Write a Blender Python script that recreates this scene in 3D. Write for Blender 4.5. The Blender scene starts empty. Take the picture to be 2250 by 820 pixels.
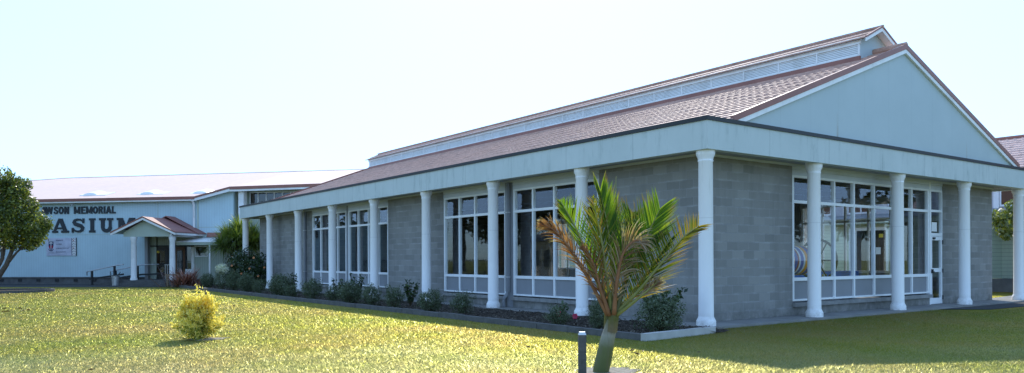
import bpy, math, random
import numpy as np
from mathutils import Matrix, Vector, Euler

rng = np.random.default_rng(7)
random.seed(7)
scn = bpy.context.scene
COL = scn.collection
PI = math.pi
R_ = math.radians

# ------------------------------------------------------------------ camera frame (used to set out the garden in metres)
YAW = 0.6323240575562051
CAM = Vector((-12.8018, -10.5489, 1.4616))
FWD = Vector((math.sin(YAW), math.cos(YAW), 0))
RGT = Vector((math.cos(YAW), -math.sin(YAW), 0))

# ------------------------------------------------------------------ node helpers
MATS = {}
def new_mat(name):
    m = bpy.data.materials.new(name); m.use_nodes = True
    nt = m.node_tree; nt.nodes.clear()
    out = nt.nodes.new('ShaderNodeOutputMaterial')
    MATS[name] = m
    return m, nt, out
class N:
    """tiny wrapper for node graphs"""
    def __init__(s, nt): s.nt = nt
    def add(s, typ, **kw):
        n = s.nt.nodes.new(typ)
        for k, v in kw.items(): setattr(n, k, v)
        return n
    def link(s, a, b): s.nt.links.new(a, b)
    def val(s, sock, v):
        if hasattr(v, 'is_linked') or isinstance(v, bpy.types.NodeSocket): s.link(v, sock)
        else: sock.default_value = v
    def math(s, op, a, b=None, c=None, clamp=False):
        n = s.add('ShaderNodeMath', operation=op); n.use_clamp = clamp
        s.val(n.inputs[0], a)
        if b is not None: s.val(n.inputs[1], b)
        if c is not None: s.val(n.inputs[2], c)
        return n.outputs[0]
    def mix(s, f, a, b, blend='MIX'):
        n = s.add('ShaderNodeMix', data_type='RGBA', blend_type=blend)
        s.val(n.inputs['Factor'], f); s.val(n.inputs['A'] if False else n.inputs[6], a); s.val(n.inputs[7], b)
        return n.outputs[2]
    def noise(s, vec, scale, detail=3, rough=.55):
        n = s.add('ShaderNodeTexNoise'); n.inputs['Scale'].default_value = scale
        n.inputs['Detail'].default_value = detail; n.inputs['Roughness'].default_value = rough
        if vec is not None: s.link(vec, n.inputs['Vector'])
        return n.outputs['Fac']
    def ramp(s, f, stops):
        n = s.add('ShaderNodeValToRGB'); e = n.color_ramp.elements
        while len(e) < len(stops): e.new(.5)
        for i, (p, c) in enumerate(stops):
            e[i].position = p; e[i].color = c if len(c) == 4 else (*c, 1)
        s.link(f, n.inputs[0]); return n.outputs[0]
    def obj(s): return s.add('ShaderNodeTexCoord').outputs['Object']
    def sep(s, v):
        n = s.add('ShaderNodeSeparateXYZ'); s.link(v, n.inputs[0]); return n.outputs
    def comb(s, x, y, z):
        n = s.add('ShaderNodeCombineXYZ')
        for i, q in enumerate((x, y, z)): s.val(n.inputs[i], q)
        return n.outputs[0]
    def bump(s, h, strength=.3, dist=.01):
        n = s.add('ShaderNodeBump'); n.inputs['Strength'].default_value = strength; n.inputs['Distance'].default_value = dist
        s.link(h, n.inputs['Height']); return n.outputs[0]
    def bsdf(s, col, rough=.6, normal=None, spec=.5, metal=0):
        b = s.add('ShaderNodeBsdfPrincipled')
        s.val(b.inputs['Base Color'], col if not isinstance(col, tuple) else (*col, 1) if len(col) == 3 else col)
        s.val(b.inputs['Roughness'], rough); b.inputs['Metallic'].default_value = metal
        b.inputs['Specular IOR Level'].default_value = spec
        if normal is not None: s.link(normal, b.inputs['Normal'])
        return b.outputs[0]
def c4(c): return (*c, 1)

def paint(name, col, rough=.5, var=.12, scale=2.5, spec=.4, dirt=None, dirt_scale=1.2, bump=.05, metal=0):
    m, nt, out = new_mat(name); n = N(nt); v = n.obj()
    f = n.noise(v, scale, 5)
    lo = tuple(x*(1-var) for x in col); hi = tuple(min(1, x*(1+var)) for x in col)
    c = n.ramp(f, [(.3, lo), (.7, hi)])
    if dirt:
        d = n.noise(v, dirt_scale, 8, .7)
        c = n.mix(n.ramp(d, [(.5, (0, 0, 0)), (.75, (.55, .55, .55))]), c, c4(dirt))
    nb = n.bump(n.noise(v, 60, 3), bump, .004)
    n.link(n.bsdf(c, rough, nb, spec, metal), out.inputs[0])
    return m

def leaf_mat(name, cols, trans=.35, rough=.45, spec=.4, tcol=None):
    """foliage: per-leaf tint, some light passing through"""
    m, nt, out = new_mat(name); n = N(nt)
    g = n.add('ShaderNodeNewGeometry')
    k = len(cols)
    c = n.ramp(g.outputs['Random Per Island'], [(i/(max(1, k-1)), cols[i]) for i in range(k)])
    big = n.noise(n.obj(), 1.7, 2)
    c = n.mix(n.ramp(big, [(.35, (0, 0, 0)), (.65, (.35, .35, .35))]), c, n.mix(1.0, c, (.55, .6, .5, 1), 'MULTIPLY'))
    b = n.bsdf(c, rough, None, spec)
    t = n.add('ShaderNodeBsdfTranslucent')
    tc = n.mix(1.0, c, c4(tcol if tcol else (1.5, 1.5, .7)), 'MULTIPLY')
    n.link(tc, t.inputs[0])
    mx = n.add('ShaderNodeMixShader'); mx.inputs[0].default_value = trans
    n.link(b, mx.inputs[1]); n.link(t.outputs[0], mx.inputs[2])
    n.link(mx.outputs[0], out.inputs[0])
    return m

# ------------------------------------------------------------------ materials
def block_mat():
    m, nt, out = new_mat('concrete_block'); n = N(nt); v = n.obj(); x, y, z = n.sep(v)
    u = n.math('ADD', x, y)
    uv = n.comb(n.math('ADD', u, -.55), n.math('ADD', z, -.05), 0.)
    wob = n.noise(v, 3.0, 2)
    b = n.add('ShaderNodeTexBrick'); b.offset = .5; b.inputs['Scale'].default_value = 1
    n.link(uv, b.inputs['Vector'])
    b.inputs['Brick Width'].default_value = .4; b.inputs['Row Height'].default_value = .2
    b.inputs['Mortar Size'].default_value = .008; b.inputs['Mortar Smooth'].default_value = .3
    b.inputs['Color1'].default_value = (.235, .23, .215, 1); b.inputs['Color2'].default_value = (.335, .325, .305, 1)
    b.inputs['Mortar'].default_value = (.32, .32, .32, 1)
    big = n.noise(v, .9, 4, .6); fine = n.noise(v, 45, 4, .7)
    c = n.mix(n.ramp(big, [(.35, (0, 0, 0)), (.7, (.35, .35, .35))]), b.outputs['Color'], (.34, .33, .31, 1))
    # pale lime bloom running along some bed joints
    fr = n.math('FRACT', n.math('MULTIPLY', n.math('ADD', z, -.05), 5.0))
    near = n.math('SUBTRACT', 1.0, n.math('MULTIPLY', n.math('MINIMUM', fr, n.math('SUBTRACT', 1.0, fr)), 5.0), clamp=True)
    st = n.noise(n.comb(n.math('MULTIPLY', u, 1.0), 0., n.math('MULTIPLY', z, 3.0)), 1.6, 4, .65)
    ef = n.math('MULTIPLY', near, n.ramp(st, [(.47, (0, 0, 0)), (.70, (.6, .6, .6))]))
    c = n.mix(ef, c, (.55, .55, .55, 1))
    c = n.mix(n.math('MULTIPLY', fine, .3), c, (.13, .125, .12, 1))
    damp = n.math('MULTIPLY', n.math('SUBTRACT', 1.0, n.math('MULTIPLY', z, 1.9), clamp=True), n.ramp(n.noise(v, 3.5, 5, .7), [(.38, (0, 0, 0)), (.62, (.8, .8, .8))]))
    c = n.mix(damp, c, (.12, .115, .10, 1))
    stain = n.noise(n.comb(n.math('MULTIPLY', u, 2.2), 0., n.math('MULTIPLY', z, .35)), 1., 5, .65)
    c = n.mix(n.ramp(stain, [(.52, (0, 0, 0)), (.72, (.45, .45, .45))]), c, (.17, .165, .155, 1))
    h = n.math('ADD', n.math('MULTIPLY', b.outputs['Fac'], -1.0), n.math('MULTIPLY', fine, .35))
    n.link(n.bsdf(c, .9, n.bump(h, .5, .008), .2), out.inputs[0])
    return m
M_block = block_mat()
M_white = paint('white_paint', (.87, .87, .87), .45, .04, 1.5, .45, dirt=(.55, .54, .5), dirt_scale=1.4)
M_frame = paint('white_aluminium', (.86, .87, .88), .35, .03, 2, .5)
M_head = paint('cream_head_board', (.60, .64, .70), .6, .05, 2)
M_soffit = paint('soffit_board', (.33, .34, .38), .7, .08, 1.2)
M_panel = paint('grey_panel', (.25, .26, .28), .45, .05, 2)
M_black = paint('black_trim', (.022, .024, .026), .45, .2, 2)
M_barge = paint('red_brown_trim', (.30, .115, .085), .45, .12, 1.5, .5)
M_concrete = paint('pale_concrete', (.25, .245, .235), .9, .15, 2.2, .2, dirt=(.16, .15, .13), bump=.25)
M_kerb = paint('grey_kerb', (.115, .113, .11), .9, .2, 6, .2, dirt=(.09, .085, .08), bump=.3)
M_kerbw = paint('whitewashed_kerb', (.47, .46, .44), .85, .1, 3, .2, dirt=(.3, .28, .24), bump=.2)
M_asphalt = paint('asphalt', (.055, .055, .056), .9, .2, 8, .2, dirt=(.09, .09, .085), bump=.3)
M_sill = paint('sill_block', (.26, .255, .245), .9, .2, 4, .2, dirt=(.14, .135, .13), bump=.35)
M_pipe = paint('grey_pipe', (.27, .28, .30), .4, .06, 2)
M_dark = paint('dark_timber', (.03, .032, .034), .6, .2, 4)
M_post = paint('grey_stained_post', (.085, .08, .075), .7, .25, 12, .3, dirt=(.17, .16, .14), dirt_scale=9)
M_wood = paint('weathered_timber', (.22, .17, .11), .8, .25, 9, .2)
M_steel = paint('galvanised_steel', (.55, .56, .57), .35, .1, 6, .5, metal=.6)
M_roofwhite = paint('white_roof_sheet', (.90, .90, .88), .4, .05, 2)
M_inner = paint('interior_wall', (.22, .21, .2), .8, .08, 2)
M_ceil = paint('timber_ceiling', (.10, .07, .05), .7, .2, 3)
M_floor = paint('pool_floor', (.22, .23, .24), .4, .1, 3)
M_blue = paint('blue_vinyl', (.04, .22, .75), .4, .1, 3)
M_door = paint('dark_door', (.035, .032, .03), .4, .15, 3)
M_doorbr = paint('brown_door', (.12, .055, .03), .4, .15, 3)
M_letter = paint('charcoal_letter', (.035, .042, .05), .5, .1, 3)
M_yellow = paint('yellow_sign', (.7, .5, .04), .5, .05, 3)
M_paper = paint('paper', (.8, .8, .78), .7, .03, 3)
M_bark = paint('bark', (.11, .085, .065), .9, .35, 14, .2, dirt=(.22, .19, .16), dirt_scale=6, bump=.6)
M_stem = paint('plant_stem', (.09, .07, .04), .8, .3, 14, .2)

def fascia_mat():
    m, nt, out = new_mat('pale_blue_green_fascia'); n = N(nt); v = n.obj(); x, y, z = n.sep(v)
    f = n.noise(v, 1.1, 5, .6)
    c = n.ramp(f, [(.3, (.53, .59, .57)), (.7, (.59, .645, .625))])
    st = n.noise(n.comb(n.math('MULTIPLY', x, 5.0), n.math('MULTIPLY', y, 5.0), n.math('MULTIPLY', z, .7)), 1.0, 6, .75)
    bl = n.noise(v, 1.3, 6, .7)
    grime = n.math('MULTIPLY', n.ramp(st, [(.5, (0, 0, 0)), (.72, (1, 1, 1))]), n.ramp(bl, [(.40, (0, 0, 0)), (.62, (.85, .85, .85))]))
    c = n.mix(grime, c, (.28, .35, .33, 1))
    u = n.math('ADD', x, y)
    fr = n.math('FRACT', n.math('ADD', n.math('MULTIPLY', u, 1/2.36), .31))
    seam = n.math('LESS_THAN', fr, .005)
    c = n.mix(n.math('MULTIPLY', seam, .6), c, (.2, .25, .24, 1))
    n.link(n.bsdf(c, .6, n.bump(n.noise(v, 30, 3), .06, .004), .35), out.inputs[0]); return m
M_fascia = fascia_mat()

def gable_mat():
    m, nt, out = new_mat('pale_blue_gable_sheet'); n = N(nt); v = n.obj(); x, y, z = n.sep(v)
    f = n.noise(v, .8, 4, .6)
    c = n.ramp(f, [(.3, (.455, .535, .545)), (.7, (.495, .575, .585))])
    def streak(x0, z1, w):
        a = n.math('DIVIDE', n.math('SUBTRACT', x, x0), w)
        g = n.math('POWER', 2.718, n.math('MULTIPLY', n.math('MULTIPLY', a, a), -1.0))
        h = n.math('SUBTRACT', 1.0, n.math('DIVIDE', n.math('SUBTRACT', z, 4.4), z1-4.4), clamp=True)
        return n.math('MULTIPLY', n.math('MULTIPLY', g, n.math('MULTIPLY', h, n.noise(v, 9, 3))), .9)
    c = n.mix(streak(4.75, 5.1, .035), c, (.30, .22, .12, 1))
    c = n.mix(streak(11.75, 5.0, .03), c, (.30, .22, .12, 1))
    seam = n.math('LESS_THAN', n.math('FRACT', n.math('MULTIPLY', x, 1/1.2)), .006)
    c = n.mix(n.math('MULTIPLY', seam, .4), c, (.25, .32, .32, 1))
    n.link(n.bsdf(c, .55, None, .35), out.inputs[0]); return m
M_gable = gable_mat()

def clad_mat(name, col, pitch, axis, dark=.72):
    """boards with shadow grooves; axis 0 = vertical boards along local x, 2 = horizontal weatherboards"""
    m, nt, out = new_mat(name); n = N(nt); v = n.obj(); s = n.sep(v)
    u = s[2] if axis == 2 else n.math('ADD', s[0], s[1])
    fr = n.math('FRACT', n.math('MULTIPLY', u, 1/pitch))
    f = n.noise(v, .7, 5, .6)
    c = n.ramp(f, [(.3, tuple(q*.93 for q in col)), (.7, tuple(q*1.05 for q in col))])
    if axis == 2:
        h = n.math('SUBTRACT', 1.0, fr); g = n.math('GREATER_THAN', fr, .86)
    else:
        d = n.math('ABSOLUTE', n.math('SUBTRACT', fr, .5)); h = n.math('GREATER_THAN', d, .1); g = n.math('LESS_THAN', d, .13)
    c = n.mix(n.math('MULTIPLY', g, 1-dark), c, c4(tuple(q*.35 for q in col)))
    st = n.noise(n.comb(n.math('MULTIPLY', s[0], 4.0), n.math('MULTIPLY', s[1], 4.0), n.math('MULTIPLY', s[2], .4)), 1., 5, .7)
    c = n.mix(n.ramp(st, [(.55, (0, 0, 0)), (.8, (.25, .25, .25))]), c, c4(tuple(q*.6 for q in col)))
    n.link(n.bsdf(c, .6, n.bump(h, .5 if axis == 2 else .2, .02), .3), out.inputs[0]); return m
M_gym = clad_mat('blue_green_vertical_cladding', (.52, .665, .71), .17, 0, .90)
M_gympale = clad_mat('pale_sage_cladding', (.42, .47, .40), .15, 0)
M_wboard = clad_mat('sage_weatherboard', (.54, .60, .48), .17, 2, .55)
M_sage = paint('sage_paint', (.46, .52, .44), .6, .06, 1.5)
M_lilac = paint('pale_upper_wall', (.55, .55, .58), .6, .06, 1.5)
M_plinth = paint('grey_plinth', (.14, .14, .14), .9, .2, 3, .2, dirt=(.1, .1, .1), bump=.3)

def roof_mat(name, col, rough, var=.25, spec=.5):
    m, nt, out = new_mat(name); n = N(nt); v = n.obj()
    a = n.noise(v, 3.2, 3, .7); b = n.noise(v, .6, 4)
    c = n.ramp(a, [(.3, tuple(q*(1-var) for q in col)), (.7, tuple(q*(1+var) for q in col))])
    c = n.mix(n.ramp(b, [(.4, (0, 0, 0)), (.7, (.4, .4, .4))]), c, c4(tuple(q*.8+.09 for q in col)))
    n.link(n.bsdf(c, rough, n.bump(n.noise(v, 90, 3), .25, .004), spec), out.inputs[0]); return m
M_tile = roof_mat('red_brown_roof_tile', (.56, .325, .25), .58, .28, .15)
M_glaze = roof_mat('glazed_roof_tile', (.74, .50, .42), .6, .25, .15)
M_gymroof = roof_mat('faded_pink_roof_sheet', (.80, .585, .49), .6, .06, .1)
M_porchroof = roof_mat('dull_red_roof_sheet', (.30, .12, .10), .6, .15, .35)

def glass_mat(name, tint=(.92, .95, .95), ior=1.75):
    m, nt, out = new_mat(name); n = N(nt)
    fr = n.add('ShaderNodeFresnel'); ge = n.add('ShaderNodeNewGeometry')
    n.link(n.math('ADD', n.math('MULTIPLY', ge.outputs['Backfacing'], 1/ior-ior), ior), fr.inputs['IOR'])
    t = n.add('ShaderNodeBsdfTransparent'); t.inputs[0].default_value = c4(tint)
    g = n.add('ShaderNodeBsdfGlossy'); g.inputs['Roughness'].default_value = .015
    g.inputs[0].default_value = (.92, .95, 1, 1)
    wob = n.bump(n.noise(n.obj(), 1.1, 2), .05, .02); n.link(wob, g.inputs['Normal'])
    mx = n.add('ShaderNodeMixShader'); n.link(fr.outputs[0], mx.inputs[0])
    n.link(t.outputs[0], mx.inputs[1]); n.link(g.outputs[0], mx.inputs[2]); n.link(mx.outputs[0], out.inputs[0])
    return m
M_glass = glass_mat('window_glass')
M_glassdark = glass_mat('dim_window_glass', (.35, .38, .4))

def lawn_mat():
    m, nt, out = new_mat('lawn'); n = N(nt); v = n.obj()
    a = n.noise(v, .23, 6, .68); b = n.noise(v, 1.1, 5, .65); f = n.noise(v, 38, 4, .75)
    c = n.ramp(a, [(.38, (.42, .44, .09)), (.5, (.54, .48, .12)), (.62, (.64, .48, .18))])
    c = n.mix(n.ramp(b, [(.5, (0, 0, 0)), (.72, (.6, .6, .6))]), c, (.56, .42, .19, 1))
    c = n.mix(n.ramp(f, [(.35, (.55, .55, .55)), (.6, (0, 0, 0))]), c, (.12, .14, .03, 1))
    sx_, sy_, sz_ = n.sep(v)
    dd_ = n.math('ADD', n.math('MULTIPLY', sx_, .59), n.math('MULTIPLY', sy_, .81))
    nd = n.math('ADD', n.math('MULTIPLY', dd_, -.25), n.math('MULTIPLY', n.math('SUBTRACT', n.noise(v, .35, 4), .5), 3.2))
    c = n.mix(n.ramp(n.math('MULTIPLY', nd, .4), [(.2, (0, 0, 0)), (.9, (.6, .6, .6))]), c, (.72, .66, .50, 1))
    mo_ = n.noise(n.comb(n.math('MULTIPLY', sx_, .3), n.math('MULTIPLY', sy_, 1.3), 0.), .9, 3)
    c = n.mix(n.ramp(mo_, [(.45, (0, 0, 0)), (.7, (.3, .3, .3))]), c, (.30, .36, .07, 1))
    c = n.mix(1., c, (.72, .72, .72, 1), 'MULTIPLY')
    gs = n.add('ShaderNodeBsdfGlossy'); gs.inputs['Roughness'].default_value = .47
    n.link(n.mix(1., c, (2.3, 2.2, 1.6, 1), 'MULTIPLY'), gs.inputs[0]); bp = n.bump(f, .8, .03); n.link(bp, gs.inputs['Normal'])
    mx = n.add('ShaderNodeMixShader'); mx.inputs[0].default_value = .36
    n.link(n.bsdf(n.mix(1., c, (.08, .10, .09, 1), 'MULTIPLY'), .9, bp, .1), mx.inputs[1]); n.link(gs.outputs[0], mx.inputs[2])
    n.link(mx.outputs[0], out.inputs[0]); return m
M_lawn = lawn_mat()
def grass_mat():
    m, nt, out = new_mat('grass_blade'); n = N(nt)
    g = n.add('ShaderNodeNewGeometry'); v = n.obj()
    r = g.outputs['Random Per Island']
    a = n.noise(v, .23, 6, .68)
    patch = n.ramp(a, [(.38, (.50, .54, .10)), (.5, (.62, .57, .13)), (.62, (.74, .57, .21))])
    b = n.noise(v, 1.1, 5, .65)
    patch = n.mix(n.ramp(b, [(.5, (0, 0, 0)), (.72, (.55, .55, .55))]), patch, (.64, .48, .21, 1))
    dry = n.ramp(r, [(.0, (0, 0, 0)), (.62, (0, 0, 0)), (.80, (.75, .75, .75)), (1., (1, 1, 1))])
    c = n.mix(dry, patch, (.85, .80, .60, 1))
    c = n.mix(n.ramp(r, [(.0, (.4, .4, .4)), (.25, (0, 0, 0))]), c, (.34, .42, .08, 1))
    sx_, sy_, sz_ = n.sep(v)
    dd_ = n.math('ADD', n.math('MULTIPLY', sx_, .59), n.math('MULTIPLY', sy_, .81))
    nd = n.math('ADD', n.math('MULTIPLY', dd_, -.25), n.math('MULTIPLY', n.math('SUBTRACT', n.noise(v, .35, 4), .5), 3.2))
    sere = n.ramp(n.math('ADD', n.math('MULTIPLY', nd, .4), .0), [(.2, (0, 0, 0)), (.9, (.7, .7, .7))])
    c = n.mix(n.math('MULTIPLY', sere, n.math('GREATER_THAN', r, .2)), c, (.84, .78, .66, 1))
    c = n.mix(1., c, (.075, .095, .08, 1), 'MULTIPLY')
    bs = n.bsdf(c, .45, None, .3)
    t = n.add('ShaderNodeBsdfTranslucent'); n.link(n.mix(1., c, (2.4, 2.2, 1.3, 1), 'MULTIPLY'), t.inputs[0])
    mx = n.add('ShaderNodeMixShader'); mx.inputs[0].default_value = .6
    n.link(bs, mx.inputs[1]); n.link(t.outputs[0], mx.inputs[2])
    gs = n.add('ShaderNodeBsdfGlossy'); gs.inputs['Roughness'].default_value = .39
    n.link(n.mix(1., c, (10.8, 9.0, 7.6, 1), 'MULTIPLY'), gs.inputs[0])
    vm = n.add('ShaderNodeVectorMath', operation='SCALE'); n.link(g.outputs['Normal'], vm.inputs[0]); vm.inputs['Scale'].default_value = .15
    va = n.add('ShaderNodeVectorMath', operation='ADD'); n.link(vm.outputs[0], va.inputs[0]); va.inputs[1].default_value = (0, 0, 1)
    vn = n.add('ShaderNodeVectorMath', operation='NORMALIZE'); n.link(va.outputs[0], vn.inputs[0]); n.link(vn.outputs[0], gs.inputs['Normal'])
    m2 = n.add('ShaderNodeMixShader'); m2.inputs[0].default_value = .36
    n.link(mx.outputs[0], m2.inputs[1]); n.link(gs.outputs[0], m2.inputs[2]); n.link(m2.outputs[0], out.inputs[0]); return m
M_grass = grass_mat()
def mulch_mat():
    m, nt, out = new_mat('bark_mulch'); n = N(nt); v = n.obj()
    vo = n.add('ShaderNodeTexVoronoi'); vo.inputs['Scale'].default_value = 22; n.link(v, vo.inputs['Vector'])
    c = n.ramp(vo.outputs['Color'], [(.1, (.018, .014, .011)), (.6, (.05, .038, .028)), (.95, (.13, .10, .08))])
    n.link(n.bsdf(c, .9, n.bump(vo.outputs['Distance'], .9, .05), .2), out.inputs[0]); return m
M_mulch = mulch_mat()
M_sand = paint('pale_sandy_soil', (.30, .265, .215), .95, .3, 18, .1, dirt=(.2, .18, .1), dirt_scale=8, bump=.6)

# ------------------------------------------------------------------ mesh building
def mesh_np(name, verts, faces_list, smooth=False):
    """faces_list: list of (M,k) int arrays"""
    me = bpy.data.meshes.new(name)
    verts = np.asarray(verts, np.float32)
    me.vertices.add(len(verts)); me.vertices.foreach_set('co', verts.ravel())
    faces_list = [np.asarray(f, np.int32) for f in faces_list if len(f)]
    idx = np.concatenate([f.ravel() for f in faces_list]); cnt = np.concatenate([np.full(len(f), f.shape[1], np.int32) for f in faces_list])
    me.loops.add(len(idx)); me.loops.foreach_set('vertex_index', idx)
    me.polygons.add(len(cnt)); st = np.concatenate([[0], np.cumsum(cnt)[:-1]]).astype(np.int32)
    me.polygons.foreach_set('loop_start', st)
    try: me.polygons.foreach_set('loop_total', cnt)
    except Exception: pass
    if smooth: me.polygons.foreach_set('use_smooth', np.ones(len(cnt), bool))
    me.update(calc_edges=True); me.validate()
    return me
def link(name, me, mat, parent=None):
    o = bpy.data.objects.new(name, me); COL.objects.link(o)
    if mat: me.materials.append(mat)
    if parent is not None: o.parent = parent
    return o

class B:
    def __init__(s): s.v = []; s.f = []
    def addv(s, pts):
        i = len(s.v); s.v += [tuple(p) for p in pts]; return i
    def quad(s, a, b, c, d):
        i = s.addv((a, b, c, d)); s.f.append((i, i+1, i+2, i+3)); return s
    def poly(s, pts):
        i = s.addv(pts); s.f.append(tuple(range(i, i+len(pts)))); return s
    def box(s, x0, x1, y0, y1, z0, z1):
        x0, x1 = min(x0, x1), max(x0, x1); y0, y1 = min(y0, y1), max(y0, y1)
        i = s.addv([(x0, y0, z0), (x1, y0, z0), (x1, y1, z0), (x0, y1, z0), (x0, y0, z1), (x1, y0, z1), (x1, y1, z1), (x0, y1, z1)])
        s.f += [tuple(i+k for k in q) for q in ((0, 3, 2, 1), (4, 5, 6, 7), (0, 1, 5, 4), (1, 2, 6, 5), (2, 3, 7, 6), (3, 0, 4, 7))]
        return s
    def prism(s, poly, d):
        """poly: 3-D points (planar), extruded by vector d"""
        n = len(poly); d = Vector(d)
        i = s.addv(list(poly)+[tuple(Vector(p)+d) for p in poly])
        s.f.append(tuple(i+k for k in reversed(range(n)))); s.f.append(tuple(i+n+k for k in range(n)))
        for k in range(n): s.f.append((i+k, i+(k+1) % n, i+n+(k+1) % n, i+n+k))
        return s
    def bar(s, a, b, w, h, up=(0, 0, 1)):
        a = Vector(a); b = Vector(b); t = (b-a).normalized(); up = Vector(up)
        sd = t.cross(up).normalized()*(w/2); u2 = sd.normalized().cross(t).normalized()*(h/2)
        return s.prism([a-sd-u2, a+sd-u2, a+sd+u2, a-sd+u2], b-a)
    def tube(s, pts, rad, n=8, cap=True):
        pts = [Vector(p) for p in pts]; k = len(pts)
        if not hasattr(rad, '__len__'): rad = [rad]*k
        base = len(s.v); ref = Vector((.31, .17, .93))
        for i, p in enumerate(pts):
            t = (pts[min(i+1, k-1)]-pts[max(i-1, 0)]).normalized()
            a = t.cross(ref)
            if a.length < .05: a = t.cross(Vector((1, 0, 0)))
            a.normalize(); b = t.cross(a)
            for j in range(n):
                q = 2*PI*j/n; s.v.append(tuple(p+(a*math.cos(q)+b*math.sin(q))*rad[i]))
        for i in range(k-1):
            for j in range(n):
                s.f.append((base+i*n+j, base+i*n+(j+1) % n, base+(i+1)*n+(j+1) % n, base+(i+1)*n+j))
        if cap:
            s.f.append(tuple(base+j for j in reversed(range(n)))); s.f.append(tuple(base+(k-1)*n+j for j in range(n)))
        return s
    def lathe(s, prof, cx=0, cy=0, n=28):
        base = len(s.v); k = len(prof)
        for r, z in prof:
            for j in range(n):
                q = 2*PI*j/n; s.v.append((cx+r*math.cos(q), cy+r*math.sin(q), z))
        for i in range(k-1):
            for j in range(n):
                s.f.append((base+i*n+j, base+i*n+(j+1) % n, base+(i+1)*n+(j+1) % n, base+(i+1)*n+j))
        s.f.append(tuple(base+j for j in reversed(range(n)))); s.f.append(tuple(base+(k-1)*n+j for j in range(n)))
        return s
    def build(s, name, mat, parent=None, smooth=False, auto=None):
        me = bpy.data.meshes.new(name); me.from_pydata(s.v, [], s.f); me.update()
        o = link(name, me, mat, parent)
        if smooth:
            me.polygons.foreach_set('use_smooth', np.ones(len(me.polygons), bool))
            if auto: me.set_sharp_from_angle(angle=R_(auto))
        return o

def thing(name, label, cat, loc=(0, 0, 0), rz=0, group=None):
    o = bpy.data.objects.new(name, None); COL.objects.link(o); o.location = loc; o.rotation_euler = (0, 0, rz)
    o.empty_display_size = .2
    o['label'] = label; o['category'] = cat
    if group: o['group'] = group
    return o
def tag(o, label, cat, group=None):
    o['label'] = label; o['category'] = cat
    if group: o['group'] = group
    return o
def struct(o): o['kind'] = 'structure'; return o
def dup(root, loc, rz, label, sc=None, group=None):
    r = root.copy(); COL.objects.link(r); r.location = loc; r.rotation_euler = (0, 0, rz)
    r['label'] = label
    if sc is not None: r.scale = sc
    if group: r['group'] = group
    for ch in list(root.children):
        c = ch.copy(); COL.objects.link(c); c.parent = r
        for g in list(ch.children):
            d = g.copy(); COL.objects.link(d); d.parent = c
    return r

# ------------------------------------------------------------------ ground
g = B(); g.quad((-400, -400, 0), (400, -400, 0), (400, 500, 0), (-400, 500, 0)); struct(g.build('lawn', M_lawn))

# gymnasium frame: x along its front wall, y behind it
GA = R_(-43.2976); G0 = Vector((-.33, 38.95, 0)); GU = Vector((math.cos(GA), math.sin(GA), 0)); GV = Vector((-math.sin(GA), math.cos(GA), 0))
def gl(x, y, z=0): return G0+GU*x+GV*y+Vector((0, 0, z))
g = B(); g.quad(gl(-34, -5.2, .004), gl(.3, -5.2, .004), gl(.3, .5, .004), gl(-34, .5, .004)); struct(g.build('asphalt_path', M_asphalt))
g = B(); g.quad(gl(-34, -6.9, .008), gl(-11.2, -6.0, .008), gl(-10.4, -5.3, .008), gl(-34, -5.3, .008)); struct(g.build('concrete_path', M_concrete))
# apron of concrete round the pool hall
g = B()
g.box(-.36, 16.5, -.33, .54, -.1, .05); g.box(-.36, .54, .54, 31.9, -.1, .05)
g.box(15.32, 16.5, .54, 31.9, -.1, .05)
struct(g.build('concrete_apron', M_concrete))
g = B(); g.poly([(9.6, -.33, .012), (10.6, -1.25, .012), (26, -1.5, .012), (26, -.33, .012)]); struct(g.build('concrete_footpath', M_asphalt))
g = B(); g.poly([(16.5, -.2, .016), (22.5, 1.3, .016), (22.5, 2.0, .016), (16.5, 1.2, .016)]); struct(g.build('concrete_path', M_concrete))
# mulch bed with a slightly mounded surface
xs = np.linspace(-2.78, -.37, 14); ys = np.linspace(-.9, 37.5, 200)
XX, YY = np.meshgrid(xs, ys, indexing='ij'); ZZ = .055+.03*np.sin(XX*5+YY*2.1)*np.sin(YY*1.3)+rng.normal(0, .012, XX.shape)
nv = XX.shape; ii = np.arange(nv[0]*nv[1]).reshape(nv)
F = np.stack([ii[:-1, :-1], ii[1:, :-1], ii[1:, 1:], ii[:-1, 1:]], -1).reshape(-1, 4)
struct(link('mulch_bed', mesh_np('mulch_bed', np.stack([XX, YY, ZZ], -1).reshape(-1, 3), [F], True), M_mulch))
# mulch chips, many small flakes lying in the bed
n = 9000
cx = rng.uniform(-2.72, -.45, n); cy = -.8+34*rng.random(n)**1.5; cz = np.full(n, .075)+rng.random(n)*.03
def flakes(c, ln, wd, tilt):
    n = len(c); a = rng.uniform(0, 2*PI, n)
    d = np.stack([np.cos(a), np.sin(a), rng.normal(0, tilt, n)], 1); e = np.stack([-np.sin(a), np.cos(a), rng.normal(0, tilt, n)], 1)
    d *= (ln*rng.uniform(.5, 1.3, n))[:, None]; e *= (wd*rng.uniform(.5, 1.3, n))[:, None]
    V = np.stack([c-d-e, c+d-e, c+d+e, c-d+e], 1).reshape(-1, 3)
    return V, np.arange(4*n).reshape(n, 4)
V, Fq = flakes(np.stack([cx, cy, cz], 1), .022, .010, .3)
M_chip = leaf_mat('bark_chip', [(.02, .015, .012), (.05, .035, .025), (.10, .08, .06), (.22, .19, .16)], .02, .8, .3)
o = link('mulch_chips', mesh_np('mulch_chips', V, [Fq]), M_chip); o['kind'] = 'stuff'

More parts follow.
